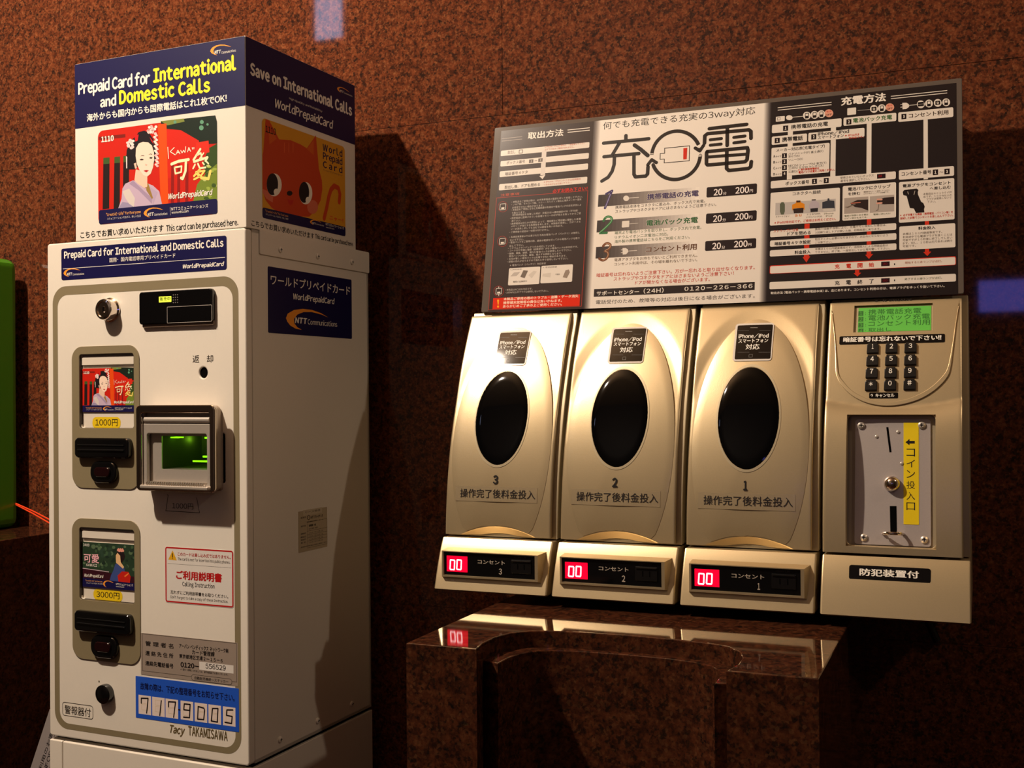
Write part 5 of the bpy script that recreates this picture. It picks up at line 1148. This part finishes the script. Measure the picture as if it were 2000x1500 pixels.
p.poly([(550, 345), (597, 343), (600, 362), (635, 385), (640, 440), (520, 450), (522, 400), (548, 370)], (170, 158, 164), 3); p.poly([(535, 448), (622, 440), (618, 482), (538, 488)], (40, 36, 40), 3.4); p.poly([(552, 345), (596, 343), (596, 354), (552, 356)], (40, 34, 34), 3.6)
p.poly([(730, 332), (748, 332), (752, 355), (805, 360), (810, 445), (670, 448), (670, 375), (728, 358)], (52, 54, 62), 3); p.poly([(682, 448), (800, 442), (798, 472), (680, 480)], (190, 182, 172), 3.2)
p.text('スマートフォン', 145, 552, 300, 540, 20, tl, 3, bold=0); p.text('a u', 362, 540, 435, 534, 26, (200, 110, 20), 3, bold=.03); p.text('ドコモFOMA', 500, 524, 650, 514, 20, tl, 3, bold=0); p.text('ソフトバンク3G', 485, 556, 666, 544, 20, tl, 3, bold=0); p.text('iPhone', 690, 516, 797, 508, 20, (90, 90, 60), 3, bold=0); p.text('iPod', 710, 542, 780, 536, 20, (90, 90, 60), 3, bold=0)
p.text('※iPadは非対応です。ご使用はお控えください。', 130, 625, 822, 576, 30, RD, 3, bold=.02)
p.box(470, 620, 520, 1000, ar, .6); p.poly([(448, 995), (535, 985), (490, 1055)], ar, 2)
wb_(84, 700, 695, 685, 'G'); wb_(82, 808, 697, 797, 'G'); wb_(80, 918, 697, 912, 'G')
p.text('ドアを閉める', 275, 755, 540, 736, 40, tl, 3, bold=.02); p.text('ストラップに注意', 120, 738, 400, 682, 30, (190, 60, 30), 4, bold=0); p.text('暗証番号４ケタ設定', 133, 868, 540, 838, 40, tl, 3, bold=.03); p.text('料金投入', 358, 965, 538, 952, 42, tl, 3, bold=.03)
sm = (96, 82, 70)
p.text('異物や接触不良等により、充電不可と検知した場合は、', 588, 698, 585, 640, 26, sm, 3, bold=0, k2='G'); p.text('３回繰り返しドアが開いた後、初期画面に戻ります。', 588, 730, 520, 688, 26, sm, 3, bold=0, k2='G')
p.text('取出すときに必要になりますので、お忘れにならないよう', 588, 810, 600, 757, 26, sm, 3, bold=0, k2='G'); p.text('ご注意下さい。', 588, 843, 780, 832, 24, sm, 3, bold=0)
p.text('本機は１００円硬貨専用です。追加投入による時間延長は', 588, 922, 600, 870, 26, sm, 3, bold=0, k2='G'); p.text('できません。終了後、一度取出してから再充電して下さい。', 588, 955, 620, 905, 26, sm, 3, bold=0, k2='G')
p.box(78, 1090, 1368, 1083, ar, 1.2, r=.0016, k2='G'); wb_(84, 1098, 1362, 1079, 'G', 1.6); wb_(76, 1276, 1368, 1268, 'G')
p.text('充', 810, 1128, 865, 1124, 52, ar, 3, bold=.03); p.text('電', 940, 1122, 995, 1118, 52, ar, 3, bold=.03); p.text('充', 810, 1312, 865, 1308, 50, tl, 3, bold=.02); p.text('電', 938, 1306, 993, 1302, 50, tl, 3, bold=.02)
p.text('取出方法 (電池パック・携帯電話本体) は、左にあります。コンセント利用の方は、電源プラグをゆっくり抜いて下さい。', 88, 1420, 1240, 1328, 30, WT, 3, bold=.02, k2='G')
p.crop('G')
p.text('開', 258, 1115, 315, 1112, 52, ar, 3, bold=.03); p.text('始', 386, 1108, 445, 1105, 52, ar, 3, bold=.03); p.text('終', 256, 1302, 315, 1298, 50, tl, 3, bold=.02); p.text('了', 388, 1294, 443, 1290, 50, tl, 3, bold=.02)
for y in (0, 187): p.box(525, 1047+y, 621, 1093+y, (40, 18, 22), 3); p.text('00', 545, 1085+y, 595, 1083+y, 26, (120, 20, 30), 4); p.box(670, 1065+y-(6 if y else 0), 682, 1084+y-(6 if y else 0), tl, 3)
p.text('開始すると赤ランプが点灯。', 795, 1072, 1212, 1050, 26, (160, 80, 50), 3, bold=0); p.text('終了すると緑ランプが点灯。', 790, 1258, 1210, 1237, 26, (70, 80, 50), 3, bold=0)
for x0, x1, y0, y1 in ((365, 412, 560, 975), (1018, 1066, 560, 940)): p.box(x0, y0, x1, y1, ar, .6)
p.poly([(345, 968), (435, 958), (388, 1015)], ar, 2); p.poly([(1000, 938), (1090, 932), (1045, 982)], ar, 2); p.box(232, 1140, 278, 1180, ar, .9); p.poly([(215, 1175), (300, 1170), (258, 1213)], ar, 2)
wb_(92, 195, 692, 546); p.text('電池パックにクリップ', 152, 252, 630, 212, 40, tl, 3, bold=.02); p.text('を挟む', 152, 302, 290, 292, 36, tl, 3, bold=.02); p.text('電極部分を＋−に接続してください', 328, 270, 625, 246, 16, sm, 3, bold=0); p.text('どちらのクリップでも結構です。', 328, 290, 615, 268, 16, sm, 3, bold=0)
p.box(110, 330, 380, 490, (158, 146, 136), 2); p.box(398, 310, 672, 478, (166, 154, 144), 2)
p.poly([(180, 385), (260, 350), (380, 345), (380, 470), (300, 440), (230, 430), (185, 400)], (46, 34, 32), 3); p.poly([(112, 430), (150, 440), (240, 400), (230, 390), (150, 425)], (110, 96, 84), 3.4); p.line([(190, 388), (290, 378)], .0010, (190, 110, 90), 3.8)
p.poly([(480, 350), (560, 325), (672, 315), (672, 395), (560, 400), (480, 392)], (46, 34, 32), 3); p.line([(485, 345), (530, 345)], .0020, (206, 150, 130), 3.6); p.line([(480, 388), (530, 384)], .0020, (206, 150, 130), 3.6); p.line([(500, 400), (488, 465), (470, 470)], .0006, (90, 74, 64), 3.6)
p.text('電極が側面にある場合', 112, 540, 380, 524, 20, (70, 84, 50), 3, bold=0); p.text('はピン部分をあてる。', 112, 570, 370, 553, 20, (70, 84, 50), 3, bold=0); p.text('電極に挟むだけ', 438, 525, 630, 510, 20, (70, 84, 50), 3, bold=0)
wb_(726, 150, 1352, 568); p.text('電源プラグをコンセント', 768, 207, 1308, 178, 38, tl, 3, bold=.02); p.text('へ差し込む', 1072, 238, 1310, 222, 36, tl, 3, bold=.02)
p.poly([(768, 260), (785, 238), (925, 222), (945, 238), (938, 262), (940, 290), (975, 370), (1000, 385), (1016, 425), (1008, 455), (1012, 490), (918, 497), (893, 448), (848, 440), (830, 370), (812, 305), (775, 296)], (30, 24, 24), 3); p.line([(825, 258), (832, 285)], .0008, (150, 140, 130), 4); p.line([(905, 250), (895, 290)], .0008, (150, 140, 130), 4)
for s, x0, y0, x1, y1 in (('本製品はＡＣ１００Ｖ対', 1000, 294, 1320, 276), ('応です。１００Ｗ以上の', 1000, 324, 1320, 308), ('プラグは使用しないで', 1035, 352, 1318, 336), ('下さい。', 1045, 384, 1140, 378)): p.text(s, x0, y0, x1, y1, 24, sm, 3, bold=0)
p.text('※ 必ず充電する機器（携帯電話・パソコン等）を', 738, 536, 1335, 502, 28, RD, 3, bold=.015); p.text('接続した状態でコンセントを差し込んで下さい。', 738, 568, 1335, 540, 28, RD, 3, bold=.015)
wb_(730, 650, 1362, 882); p.text('料金投入', 943, 690, 1138, 677, 38, tl, 3, bold=.03)
for s, x0, y0, x1, y1 in (('本機は１００円硬貨専用です。', 768, 745, 1212, 726), ('利用途中でも電源プラグを抜くことは', 768, 780, 1326, 756), ('可能ですが１０秒後に終了してしまい', 768, 815, 1326, 790), ('ます。但し、１０秒以内であれば続行', 768, 850, 1326, 826), ('可能です。', 768, 886, 915, 878)): p.text(s, x0, y0, x1, y1, 27, sm, 3, bold=0)
p.build('method_panel', sg)
